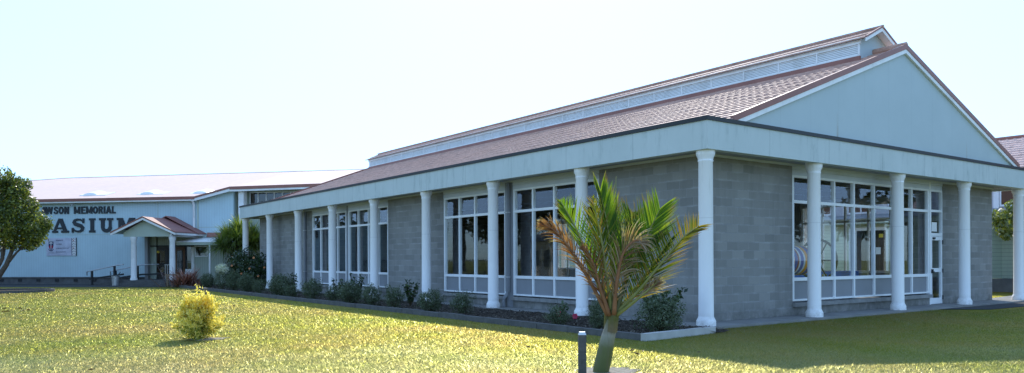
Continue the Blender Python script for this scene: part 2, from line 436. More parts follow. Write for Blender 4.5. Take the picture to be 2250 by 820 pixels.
# ------------------------------------------------------------------ garden edging
k = thing('garden_kerb', 'long low grey concrete kerb edging the garden bed along the pool hall', 'kerb')
g = B(); y = -.93; i = 0
while y < 37.0:
    L = 1.0; jx = random.uniform(-.012, .012); jz = random.uniform(-.01, .01)
    g.box(-2.92+jx, -2.78+jx, y, y+L-.012, -.1, .125+jz); y += L
g.build('kerb_run', M_kerb, k)
k = thing('garden_kerb', 'short whitewashed concrete kerb closing the near end of the garden bed', 'kerb')
g = B(); g.prism([(-2.93, -1.07, -.1), (-1.15, -.92, -.1), (-1.15, -.80, -.1), (-2.93, -.945, -.1)], (0, 0, .235)); g.build('kerb_run', M_kerbw, k)
g = B(); g.prism([(-1.14, -.915, -.1), (-.75, -.855, -.1), (-.75, -.745, -.1), (-1.14, -.80, -.1)], (0, 0, .225)); g.build('kerb_end', M_kerbw, k)
g = B(); g.poly([(-2.8, -.94, .03), (-1.1, -.82, .03), (-.4, -.72, .03), (-.36, -.2, .03), (-.36, .6, .03), (-2.8, .6, .03)]); struct(g.build('bed_soil', M_mulch))

# ================================================================== POOL HALL
hall = thing('pool_hall', 'long grey concrete block hall with white round columns, pale fascia and red tiled roof', 'building')
ZS, ZT = .05, 3.80      # apron level, soffit level
XE, YE = 15.3, 30.74
mapL = lambda a, d: (.55+d, a)
mapR = lambda a, d: (a, .55+d)
mapE = lambda a, d: (XE-d, a)
def mbox(b, mp, a0, a1, d0, d1, z0, z1):
    p = mp(a0, d0); q = mp(a1, d1); b.box(p[0], q[0], p[1], q[1], z0, z1)
def wall(mp, segs, z0=ZS, z1=ZT, d0=0, d1=.2):
    for a0, a1 in segs:
        b = B(); mbox(b, mp, a0, a1, d0, d1, z0, z1); b.build('block_wall', M_block, hall)
wall(mapL, [(.55, 3.88), (11.6, 15.65), (23.3, YE)])
wall(mapR, [(.752, 3.93), (11.82, XE)])
wall(mapE, [(.752, 3.88), (11.6, 15.65), (23.3, YE)])
b = B(); b.box(.752, XE-.202, YE-.2, YE, ZS, ZT); b.build('block_wall', M_block, hall)
# low walls below the windows, sill courses
def window(mp, mull, low=True, door=None, glassmat=M_glass, posts=False):
    a0, a1 = mull[0], mull[-1]
    b = B(); mbox(b, mp, a0+.002, a1-.002, .012, .19, ZS, .262); b.build('sill_wall', M_block, hall)
    w = B()
    for (p, q) in [(.40, .445), (.90, .985), (2.84, 2.915), (3.48, 3.535)]: mbox(w, mp, a0, a1, .02, .10, p, q)
    for i, a in enumerate(mull):
        wd = .04 if 0 < i < len(mull)-1 else .055
        c = min(max(a, a0+wd), a1-wd); mbox(w, mp, c-wd/1.3, c+wd/1.3, .012, .108, .40, 3.53)
    W = w.build('window', M_frame, hall)
    h = B(); mbox(h, mp, a0, a1, .015, .12, 3.535, 3.66); mbox(h, mp, a0, a1, .004, .12, 3.663, ZT); h.build('head_board', M_head, W)
    s = B(); a = a0-.01
    step = .2 if mp is mapL else 1.9
    while a < a1-.05:
        e = min(a+step, a1+.01); j = random.uniform(-.004, .004); mbox(s, mp, a, e-.006, -.085+j, .12, .265, .362+j); a += step
    s.build('sill', M_sill, W)
    gb = B(); pb = B()
    for i in range(len(mull)-1):
        l, r = mull[i]+.03, mull[i+1]-.03
        P = lambda a, d, z: (*mp(a, d), z)
        pb.quad(P(l, .062, .44), P(r, .062, .44), P(r, .062, .905), P(l, .062, .905))
        t = random.uniform(-.003, .003)
        gb.quad(P(l, .06+t, .98), P(r, .06-t, .98), P(r, .06-t, 2.845), P(l, .06+t, 2.845))
        nb = 4; z = 2.912; dz = (3.485-2.912)/nb
        for q in range(nb):
            gb.quad(P(l, .047, z+q*dz), P(r, .047, z+q*dz), P(r, .066, z+(q+1)*dz+.008), P(l, .066, z+(q+1)*dz+.008))
    gb.build('glass', glassmat, W); pb.build('lower_panel', M_panel, W)
    return W
mA = [3.88, 4.80, 5.73, 6.69, 7.64]; mA2 = [7.98, 8.82, 9.70, 10.62, 11.60]
mB = [15.65, 16.55, 17.42, 18.38, 19.33]; mB2 = [19.52, 20.46, 21.39, 22.33, 23.30]
for mm in (mA, mA2, mB, mB2): window(mapL, mm)
for mm in (mA, mA2, mB, mB2): window(mapE, mm)
# strips of wall between the paired windows
for mp in (mapL, mapE):
    for a0, a1 in ((7.64, 7.98), (19.33, 19.52)):
        b = B(); mbox(b, mp, a0, a1, .03, .16, ZS, ZT); b.build('mullion_post', M_pipe, hall)
window(mapR, [3.93, 4.88, 5.84, 6.79, 7.83, 8.88, 9.93, 10.98])
b = B(); mbox(b, mapR, 10.985, 11.06, .01, .11, ZS, ZT); b.build('door_jamb', M_frame, hall)
# glazed door and the lights above it
w = B()
for (p, q) in [(2.13, 2.22), (2.86, 2.93), (3.48, 3.535)]: mbox(w, mapR, 11.06, 11.815, .02, .10, p, q)
for a in (11.06, 11.775): mbox(w, mapR, a, a+.045, .015, .105, 2.0, 3.53)
W = w.build('door_toplight', M_frame, hall)
h = B(); mbox(h, mapR, 11.06, 11.815, .015, .12, 3.535, 3.66); mbox(h, mapR, 11.06, 11.815, .004, .12, 3.663, ZT); h.build('head_board', M_head, W)
P = lambda a, d, z: (*mapR(a, d), z)
gb = B(); gb.quad(P(11.1, .06, 2.2), P(11.78, .06, 2.2), P(11.78, .06, 2.87), P(11.1, .06, 2.87)); gb.quad(P(11.1, .06, 2.92), P(11.78, .06, 2.92), P(11.78, .06, 3.49), P(11.1, .06, 3.49)); gb.build('glass', M_glass, W)
b = B(); mbox(b, mapR, 11.2, 11.52, .045, .052, 2.27, 2.55); b.build('notice', M_paper, W)
d = B()
for (p, q) in [(.06, .24), (1.03, 1.15), (2.0, 2.12)]: mbox(d, mapR, 11.115, 11.76, .02, .08, p, q)
for a in (11.065, 11.715): mbox(d, mapR, a, a+.09, .017, .083, .06, 2.12)
D = d.build('door', M_frame, hall)
gb = B(); gb.quad(P(11.13, .05, .2), P(11.74, .05, .2), P(11.74, .05, 1.06), P(11.13, .05, 1.06)); gb.quad(P(11.13, .05, 1.12), P(11.74, .05, 1.12), P(11.74, .05, 2.05), P(11.13, .05, 2.05)); gb.build('glass', M_glass, D)
b = B(); mbox(b, mapR, 11.07, 11.2, -.045, -.02, 1.02, 1.05); mbox(b, mapR, 11.09, 11.12, -.045, .02, 1.0, 1.12); b.build('handle', M_black, D)
b = B(); mbox(b, mapR, 11.18, 11.30, -.02, .015, 2.03, 2.09); b.build('door_closer', M_black, D)
for z in (.25, 1.07, 1.95):
    b = B(); mbox(b, mapR, 11.79, 11.82, -.012, .03, z-.06, z+.06); b.build('hinge', M_black, D)

# columns
prof = [(.205, .04), (.205, .15), (.2, .165), (.163, .235), (.16, .25), (.155, 1.2), (.15, 3.50), (.162, 3.515), (.162, 3.535), (.155, 3.545), (.168, 3.60), (.192, 3.645), (.198, 3.67), (.198, 3.795)]
c0 = None
pts = [(0, 3.9305*i) for i in range(9)]+[(3.9912*i, 0) for i in range(1, 5)]+[(15.965, 3.9305*i) for i in range(1, 9)]
def column_mat():
    m, nt, out = new_mat('white_column_paint'); n = N(nt); v = n.obj(); x, y, z = n.sep(v)
    oi = n.add('ShaderNodeObjectInfo').outputs['Random']
    vv = n.comb(n.math('ADD', x, n.math('MULTIPLY', oi, 9.)), y, z)
    st = n.noise(n.comb(n.math('MULTIPLY', n.math('ADD', x, oi), 14.0), n.math('MULTIPLY', y, 14.0), n.math('MULTIPLY', z, .9)), 1.0, 6, .75)
    c = n.ramp(n.noise(vv, 2., 4), [(.3, (.90, .89, .89)), (.7, (.93, .92, .92))])
    top = n.math('MULTIPLY', n.math('SUBTRACT', z, 1.2), .45, clamp=True)
    c = n.mix(n.math('MULTIPLY', n.ramp(st, [(.54, (0, 0, 0)), (.75, (.5, .5, .5))]), top), c, (.45, .46, .40, 1))
    low = n.math('SUBTRACT', 1.0, n.math('MULTIPLY', z, 2.6), clamp=True)
    c = n.mix(n.math('MULTIPLY', low, n.ramp(n.noise(vv, 11, 5, .7), [(.4, (0, 0, 0)), (.7, (.7, .7, .7))])), c, (.36, .32, .26, 1))
    c = n.mix(n.math('MULTIPLY', n.math('LESS_THAN', n.math('ABSOLUTE', n.math('SUBTRACT', z, 2.32)), .006), .35), c, (.4, .4, .4, 1))
    n.link(n.bsdf(c, .5, n.bump(n.noise(vv, 40, 3), .06, .004), .4), out.inputs[0]); return m
M_col = column_mat()
for i, (x, y) in enumerate(pts):
    if c0 is None:
        cm = B().lathe(prof, 0, 0, 32).build('column', M_col, hall, True, 40); c0 = cm
    else:
        c = c0.copy(); COL.objects.link(c); c.parent = hall; c.location = (x, y, 0); c.rotation_euler = (0, 0, i*.7)

# fascia ring, soffit, black capping
X1, Y1 = 16.22, 31.62
b = B(); b.box(-.25, -.05, -.25, Y1, 3.74, 4.335); b.box(-.048, X1, -.25, -.05, 3.74, 4.335); b.box(X1-.2, X1, -.048, Y1, 3.74, 4.335); b.box(-.048, X1-.202, Y1-.2, Y1, 3.74, 4.335)
b.build('fascia', M_fascia, hall)
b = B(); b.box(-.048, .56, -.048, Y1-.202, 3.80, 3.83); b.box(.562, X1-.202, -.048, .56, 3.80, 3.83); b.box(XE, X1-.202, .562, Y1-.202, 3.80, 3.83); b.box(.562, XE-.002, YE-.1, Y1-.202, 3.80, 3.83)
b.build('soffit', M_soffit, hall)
b = B(); b.box(.50, .545, .50, YE, 3.745, 3.798); b.box(.55, XE, .50, .545, 3.745, 3.798); b.build('soffit_bead', M_head, hall)
b = B(); b.box(-.28, -.0, -.28, Y1+.03, 4.337, 4.42); b.box(.002, X1+.03, -.28, -.19, 4.337, 4.42); b.box(X1-.25, X1+.03, -.188, Y1+.03, 4.337, 4.42); b.box(.002, X1-.252, Y1-.1, Y1+.03, 4.337, 4.42)
b.build('roof_edge_capping', M_black, hall)
b = B(); b.box(0.0, .72, -.17, Y1-.1, 4.36, 4.385); b.box(X1-.95, X1-.26, -.17, Y1-.1, 4.36, 4.385); b.build('gutter', M_black, hall)

# pressed tile roof
def tile_slope(name, eave0, along, up, length, slope_len, mat, parent, course=.34, tile=.235, lift=.018, wave=.014):
    eave0 = np.array(eave0, float); a = np.array(along, float); u = np.array(up, float); nn = np.cross(a, u); nn /= np.linalg.norm(nn)
    if nn[2] < 0: nn = -nn
    nt = int(length/tile); s = np.linspace(0, nt*tile, nt*5+1); s = s*(length/(nt*tile))
    V = []; Fs = []; base = 0; nc = int(math.ceil(slope_len/course))
    for c in range(nc):
        t0, t1 = c*course, min((c+1)*course+.02, slope_len)
        ph = (s/tile+.5*(c % 2)) % 1.0
        wv = wave*np.where(ph < .82, .35*np.sin(ph/.82*PI), np.sin((ph-.82)/.18*PI)*1.15)
        jit = .004*np.sin(s*3.1+c*1.7)
        for (t, hgt) in ((t0, -.004+0*wv), (t0, lift+wv+jit), (t1, .25*wv)):
            V.append(eave0+np.outer(s, a)+u*t+np.outer(hgt, nn))
        k = len(s); i = np.arange(k-1)
        for r in (0, 1):
            Fs.append(np.stack([base+r*k+i, base+r*k+i+1, base+(r+1)*k+i+1, base+(r+1)*k+i], 1))
        base += 3*k
    return link(name, mesh_np(name, np.concatenate(V), [np.concatenate(Fs)]), mat, parent)
XR = 8.0; XB = .62; ZB = 4.44; ZR = 7.17
kk = (ZR-ZB)/(XR-XB); sl = math.hypot(XR-XB, ZR-ZB); uL = ((XR-XB)/sl, 0, (ZR-ZB)/sl); uR = (-(XR-XB)/sl, 0, (ZR-ZB)/sl)
YG = -.19
rf = tile_slope('roof', (XB, YG-.05, ZB), (0, 1, 0), uL, Y1-YG-.0, sl, M_tile, hall)
rf2 = tile_slope('roof', (2*XR-XB, YG-.05, ZB), (0, 1, 0), uR, Y1-YG, sl, M_tile, hall)
b = B()     # underlay keeps light out of the roof space
b.quad((XB, YG, ZB-.03), (XR, YG, ZR-.03), (XR, Y1, ZR-.03), (XB, Y1, ZB-.03)); b.quad((2*XR-XB, YG, ZB-.03), (2*XR-XB, Y1, ZB-.03), (XR, Y1, ZR-.03), (XR, YG, ZR-.03))
b.build('roof_underlay', M_dark, hall)
for yy in (YG, Y1-.2):
    b = B(); b.prism([(XB-.3, yy+.02, 4.34), (2*XR-XB+.3, yy+.02, 4.34), (2*XR-XB+.3, yy+.02, ZB-.12), (2*XR-XB, yy+.02, ZB-.03), (XR, yy+.02, ZR-.03), (XB, yy+.02, ZB-.03), (XB-.3, yy+.02, ZB-.12)], (0, .15, 0)); b.build('gable_wall', M_gable, hall)
# barge trims: red-brown capping above a white board
for sgn in (1, -1):
    for yy, nm in ((YG, 0), (Y1-.02, 1)):
        e = (XR-sgn*(XR-XB), ZB); a = (XR, ZR)
        f0 = -.055 if nm == 0 else 0
        def strip(z0, z1, y0, y1): return [(e[0], y0, e[1]+z0), (a[0], y0, a[1]+z0), (a[0], y0, a[1]+z1), (e[0], y0, e[1]+z1)], (0, y1-y0, 0)
        p, dd = strip(-.055, .085, yy+f0-.01, yy+.03); B().prism(p, dd).build('barge_capping', M_barge, hall)
        p, dd = strip(-.165, -.057, yy+f0+.005, yy+.018); B().prism(p, dd).build('barge_board', M_white, hall)
b = B(); b.tube([(XR, YG-.06, ZR+.05), (XR, .75, ZR+.05)], .09, 10); b.build('ridge_capping', M_tile, hall)

# raised louvred ridge
mon = B(); XM0, XM1, YM0, YM1 = 7.26, 8.74, .66, 31.3
zb = ZB+kk*(XM0-XB)
ME = 7.50; MR = 7.86
mon.prism([(XM0+.03, YM0, zb-.05), (XM1-.03, YM0, zb-.05), (XM1-.03, YM0, ME), (XR, YM0, MR-.09), (XM0+.03, YM0, ME)], (0, YM1-YM0, 0))
mo = mon.build('ridge_vent', M_gable, hall)
b = B(); b.box(XM0-.045, XM0+.028, YM0-.02, YM1, zb-.08, zb+.115); b.box(XM1-.028, XM1+.045, YM0-.02, YM1, zb-.08, zb+.115); b.build('flashing', M_barge, mo)
b = B(); b.box(XM0-.03, XM0+.028, YM0-.03, YM1+.02, ME-.16, ME+.02); b.box(XM1-.028, XM1+.03, YM0-.03, YM1+.02, ME-.16, ME+.02)
b.box(XM0-.01, XM0+.029, YM0, YM1, zb+.117, zb+.16)
b.build('eave_board', M_white, mo)
y = YM0+.02; z0, z1 = zb+.16, ME-.16
while y < YM1:
    b = B(); b.box(XM0-.02, XM0+.029, y-.018, y+.018, z0, z1); b.build('louvre_post', M_white, mo); y += 1.262
b = B()
for q in range(6):
    z = z0+(q+.5)*(z1-z0)/6; b.prism([(XM0+.004, YM0, z-.019), (XM0+.012, YM0, z-.019), (XM0+.022, YM0, z+.016), (XM0+.014, YM0, z+.016)], (0, YM1-YM0, 0))
b.build('louvre_blades', M_white, mo)
ov = .10; ml = math.hypot(XR-XM0+ov, (MR-ME)*(XR-XM0+ov)/(XR-XM0)); ux = (XR-XM0+ov)/ml; uz = math.sqrt(1-ux*ux)
zE = MR-uz*ml
tile_slope('ridge_roof', (XM0-ov, YM0-.22, zE), (0, 1, 0), (ux, 0, uz), YM1-YM0+.5, ml, M_tile, mo, .36, .26, .016)
tile_slope('ridge_roof', (XM1+ov, YM0-.22, zE), (0, 1, 0), (-ux, 0, uz), YM1-YM0+.5, ml, M_tile, mo, .36, .26, .016)
b = B(); b.quad((XM0-ov, YM0-.2, zE-.03), (XR, YM0-.2, MR-.03), (XR, YM1+.2, MR-.03), (XM0-ov, YM1+.2, zE-.03)); b.quad((XM1+ov, YM0-.2, zE-.03), (XM1+ov, YM1+.2, zE-.03), (XR, YM1+.2, MR-.03), (XR, YM0-.2, MR-.03)); b.build('ridge_soffit', M_white, mo)
for sx in (XM0-ov, XM1+ov):
    p = [(sx, YM0-.25, zE-.10), (XR, YM0-.25, MR-.10), (XR, YM0-.25, MR+.0), (sx, YM0-.25, zE)]; B().prism(p, (0, .03, 0)).build('ridge_barge', M_white, mo)
    p = [(sx, YM0-.27, zE+.002), (XR, YM0-.27, MR+.002), (XR, YM0-.27, MR+.05), (sx, YM0-.27, zE+.05)]; B().prism(p, (0, .06, 0)).build('ridge_barge_capping', M_barge, mo)
B().tube([(XR, YM0-.28, MR+.03), (XR, YM1+.25, MR+.03)], .045, 10).build('ridge_capping', M_tile, mo)

# downpipes on the long front
for yy in (7.81, 24.0):
    b = B(); b.box(.44, .53, yy-.055, yy+.055, .52, 3.74); dp = b.build('downpipe', M_pipe, hall)
    b = B(); b.tube([(.485, yy, .54), (.47, yy, .44), (.40, yy+.03, .34), (.37, yy+.04, .24), (.37, yy+.04, .05)], .055, 12); b.build('pipe_shoe', M_pipe, dp, True, 50)
    b = B()
    for z in (2.86, .94): b.box(.425, .545, yy-.075, yy+.075, z-.018, z+.018)
    b.build('bracket', M_steel, dp)
# interior
b = B(); b.box(.76, XE-.21, .76, YE-.21, 0, .045); b.build('interior_floor', M_floor, hall)
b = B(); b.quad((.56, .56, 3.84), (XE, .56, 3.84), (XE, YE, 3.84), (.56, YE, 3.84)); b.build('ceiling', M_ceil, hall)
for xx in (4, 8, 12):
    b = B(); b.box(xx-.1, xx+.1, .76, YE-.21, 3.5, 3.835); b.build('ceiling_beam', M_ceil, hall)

# pool things seen through the end windows
reel = thing('lane_rope_reel', 'steel spoked reel wound with blue, white and orange lane ropes behind the end windows', 'rope reel', (6.0, 1.75, .045))
b = B()
for q in (-1.75, .95):
    ring = [(q, .58*math.cos(t), 1.36+.58*math.sin(t)) for t in np.linspace(0, 2*PI, 33)]; b.tube(ring, .036, 8, False)
    for t in np.linspace(0, PI, 4)[:-1]: b.tube([(q, .58*math.cos(t), 1.36+.58*math.sin(t)), (q, -.58*math.cos(t), 1.36-.58*math.sin(t))], .02, 6)
b.tube([(-1.85, 0, 1.36), (1.1, 0, 1.36)], .03, 8)
b.build('wheel', M_dark, reel, True)
b = B()
for q in (-1.85, 1.1): b.tube([(q, -.35, 0), (q, 0, 1.36), (q, .35, 0)], .025, 8)
b.build('stand', M_steel, reel)
def rope_mat():
    m, nt, out = new_mat('lane_rope'); n = N(nt); x, y, z = n.sep(n.obj())
    f = n.math('FRACT', n.math('MULTIPLY', x, 1/.62))
    c = n.add('ShaderNodeValToRGB'); c.color_ramp.interpolation = 'CONSTANT'; e = c.color_ramp.elements
    for i, (p, q) in enumerate([(0, (.35, .05, .05)), (.14, (.8, .8, .8)), (.26, (.03, .08, .4)), (.48, (.8, .8, .8)), (.58, (.8, .3, .03)), (.78, (.03, .08, .4))]):
        if i > 1: e.new(p)
        e[i].position = p; e[i].color = c4(q)
    n.link(f, c.inputs[0]); n.link(n.bsdf(c.outputs[0], .4), out.inputs[0]); return m
prof = []
b = B(); base = 0
for i in range(120):
    xx = -1.5+i*1.65/119; prof.append((.38+.028*abs(math.sin(i*PI/5)), xx))
bb = B().lathe(prof, 0, 0, 30); bb.v = [(z, x, y+1.36) for x, y, z in bb.v]; bb.build('rope_drum', rope_mat(), reel)
pc = thing('pool_cover', 'long blue rolled pool cover lying low behind the end windows', 'pool cover', (9.9, 3.9, .045))
b = B(); b.box(-2.6, 2.6, -.25, .25, .35, .98); b.build('cover_roll', M_blue, pc)
b = B(); [b.box(x-.05, x+.05, -.2, .2, 0, .35) for x in (-2.2, 0, 2.2)]; b.build('stand', M_steel, pc)
b = B(); b.box(.35, .6, -.265, -.252, .6, .9); b.build('warning_label', M_yellow, pc)
b = B(); b.tube([(9.1, 5.0, 2.35), (9.1, 5.06, 2.35)], .22, 20); b.tube([(9.1, 5.03, 2.5), (9.1, 5.03, 3.84)], .015, 6); tag(b.build('hanging_speaker', M_black), 'round black speaker hanging from the ceiling inside the end windows', 'speaker')

# ================================================================== GYMNASIUM
gym = thing('gymnasium', 'pale blue vertical board gymnasium with faded pink roof and dark raised lettering', 'building', G0, GA)
XL, XRR = -38.0, 10.0
b = B(); b.prism([(XL, 0, .46), (2.02, 0, .46), (2.02, 0, 5.78), (-.3, 0, 5.25), (-1, 0, 5.21), (XL, 0, 5.12)], (0, .2, 0)); b.build('wall', M_gym, gym)
b = B(); b.prism([(2.02, .202, .3), (2.02, .202, 5.82), (2.02, .9, 5.82), (2.02, .9, .3)], (-.15, 0, 0)); b.prism([(2.022, .72, .3), (2.75, .72, .3), (2.75, .72, 5.85), (2.022, .72, 5.85)], (0, .15, 0)); b.build('recess_wall', M_gympale, gym)
b = B(); b.prism([(2.75, .62, .3), (XRR, .62, .3), (XRR, .62, 4.86), (2.75, .62, 4.86)], (0, .15, 0)); b.prism([(2.75, .62, 5.72), (XRR, .62, 5.72), (XRR, .62, 5.95), (2.75, .62, 5.95)], (0, .15, 0)); b.build('wall', M_gympale, gym)
b = B(); b.box(2.4, 2.74, -.12, .3, 3.6, 5.80); b.build('corner_post', M_white, gym)
b = B()
for i in range(14):
    x = 2.80+i*.53; b.box(x-.025, x+.025, .60, .68, 4.86, 5.72)
b.box(2.78, XRR, .602, .678, 4.86, 4.92); b.box(2.78, XRR, .602, .678, 5.67, 5.72)
w = b.build('window', M_frame, gym)
b = B(); b.quad((2.8, .64, 4.9), (XRR, .64, 4.9), (XRR, .64, 5.7), (2.8, .64, 5.7)); b.build('glass', M_glassdark, w)
b = B(); b.box(2.76, XRR, 1.2, 1.25, 4.2, 5.9); b.build('inner_blind', M_dark, w)
# foundation with vents
b = B(); b.box(XL, 2.0, .04, .18, -.1, .39); b.build('foundation', M_plinth, gym)
b = B(); b.box(XL, 2.0, -.03, .19, .392, .458); b.build('foundation_ledge', M_plinth, gym)
for i in range(24):
    x = -7.30-i*1.29
    b = B(); b.box(x-.13, x+.13, .0, .038, .16, .33); v = b.build('foundation_vent', M_dark, gym)
# roof
def rp(x, y, z): return (x, y, z)
eL = (XL-.4, -.35, 5.26); eA = (-.3, -.35, 5.42); eB = (2.0, -.35, 5.98); eC = (XRR, -.35, 6.12); rL = (-16.7, 10, 7.92); rR = (XRR, 10, 8.18)
b = B()
b.poly([eL, eA, (-.3, 10, 8.08), rL]); b.poly([eA, eB, (2.0, 10, 8.1), (-.3, 10, 8.08)]); b.poly([eB, eC, rR, (2.0, 10, 8.1)])
b.poly([eL, rL, (XL-.4, 20, 5.26)]); b.poly([rL, rR, (XRR, 20, 6.0), (XL-.4, 20, 5.26)])
b.build('roof', M_gymroof, gym)
def trim(p, q, up0, up1, y0, y1): return [(p[0], y0, p[2]+up0), (q[0], y0, q[2]+up0), (q[0], y0, q[2]+up1), (p[0], y0, p[2]+up1)], (0, y1-y0, 0)
b = B()
for p, q in ((eL, eA), (eA, eB), (eB, eC)):
    w_ = -.17 if p is not eA else -.10
    pr, dd = trim(p, q, w_, .01, -.46, -.355); b.prism(pr, dd)
b.build('gutter', M_barge, gym)
b = B()
for p, q, w0, w1 in ((eL, eA, -.26, -.172), (eA, eB, -.27, -.102), (eB, eC, -.29, -.172)):
    pr, dd = trim(p, q, w0, w1, -.42, -.36); b.prism(pr, dd)
b.build('fascia', M_white, gym)
b = B()
for p, q in ((eL, eA), (eA, eB), (eB, eC)):
    b.quad((p[0], -.36, p[2]-.2), (q[0], -.36, q[2]-.2), (q[0], .72, q[2]-.2), (p[0], .72, p[2]-.2))
b.build('soffit', M_sage, gym)
b = B(); b.tube([rL, rR], .05, 8); b.tube([rL, eL], .05, 8); b.build('ridge_capping', M_gymroof, gym)
b = B(); b.box(XRR-.2, XRR, .8, 20, .0, 5.9); b.box(XL, XL+.2, .2, 20, 0, 5.1); b.box(XL, XRR, 19.8, 20, 0, 5.1); b.build('wall', M_gym, gym)
b = B(); b.prism([(XRR-.2, .8, 5.9), (XRR-.2, 19.9, 5.9), (XRR-.2, 10, 8.05)], (.15, 0, 0)); b.build('gable_wall', M_gym, gym)
# skylights lie on the roof slope
ksl = (8.0-5.38)/10.35
for x in (-8.15, -4.2, -.62):
    y = 1.3; z = 5.38+ksl*(y+.35)
    b = B(); prf = [(-.55, 0), (-.45, .07), (-.25, .13), (-.05, .15), (.2, .13), (.38, .07), (.48, 0)]
    b.prism([(x+p, y-.45, z+q+.03-ksl*.45) for p, q in prf], (0, .9, .9*ksl)); s = b.build('skylight', M_roofwhite, gym)
    b = B(); b.prism([(x-.7, y-.55, z+.012-.55*ksl), (x+1.1, y-.55, z+.012-.55*ksl), (x+1.1, y+.55, z+.012+.55*ksl), (x-.7, y+.55, z+.012+.55*ksl)], (0, 0, .04)); b.build('flange', M_roofwhite, s)
# downpipe, cover strips, camera
b = B(); b.tube([(-.52, -.40, 5.3), (-.52, -.3, 5.2), (-.52, -.09, 4.95), (-.52, -.09, 3.2)], .075, 10); b.build('downpipe', M_white, gym, True, 60)
b = B(); b.box(-.36, -.26, -.02, -.001, .47, 5.2); b.box(-2.98, -2.95, -.012, -.001, .47, 5.2); b.box(-.25, 2.0, -.014, -.001, 3.52, 3.55); b.box(-9.9, -3, -.01, -.001, 3.12, 3.14); b.build('cover_strip', M_sage, gym)
cam_ = thing('security_camera', 'small white security camera under the gymnasium eave above the lettering', 'camera', gl(-8.62, -.02, 5.06), GA)
b = B(); b.tube([(0, -.12, .0), (0, -.34, -.06)], .055, 10); b.build('camera_body', M_white, cam_, True, 50)
b = B(); b.tube([(0, .02, .06), (0, -.12, .03)], .02, 8); b.build('bracket', M_white, cam_)
b = B(); b.tube([(0, -.335, -.0585), (0, -.352, -.063)], .04, 10); b.build('lens', M_black, cam_)

# lettering -------------------------------------------------------
def txt_mesh(body, size, bold=0, ext=.02, spacing=1, shear=0):
    cu = bpy.data.curves.new('t', 'FONT'); cu.body = body; cu.size = size; cu.offset = bold; cu.extrude = ext; cu.space_character = spacing; cu.resolution_u = 3
    cu.fill_mode = 'BOTH'
    o = bpy.data.objects.new('t', cu); COL.objects.link(o)
    dg = bpy.context.evaluated_depsgraph_get(); dg.update()
    me = bpy.data.meshes.new_from_object(o.evaluated_get(dg))
    bpy.data.objects.remove(o); bpy.data.curves.remove(cu)
    return me
def put_text(body, x0, x1, z0, h, parent, name, mat, y=-.03, bold=0, ext=.02, spacing=1):
    me = txt_mesh(body, 1.0, bold, ext, spacing)
    n = len(me.vertices); co = np.zeros(n*3, np.float32); me.vertices.foreach_get('co', co); co = co.reshape(-1, 3)
    mn, mx = co.min(0), co.max(0)
    sx = (x1-x0)/(mx[0]-mn[0]); sz = h/(mx[1]-mn[1])
    q = np.stack([x0+(co[:, 0]-mn[0])*sx, y-co[:, 2], z0+(co[:, 1]-mn[1])*sz], 1)
    me.vertices.foreach_set('co', q.astype(np.float32).ravel()); me.update()
    me.name = name
    return link(name, me, mat, parent)
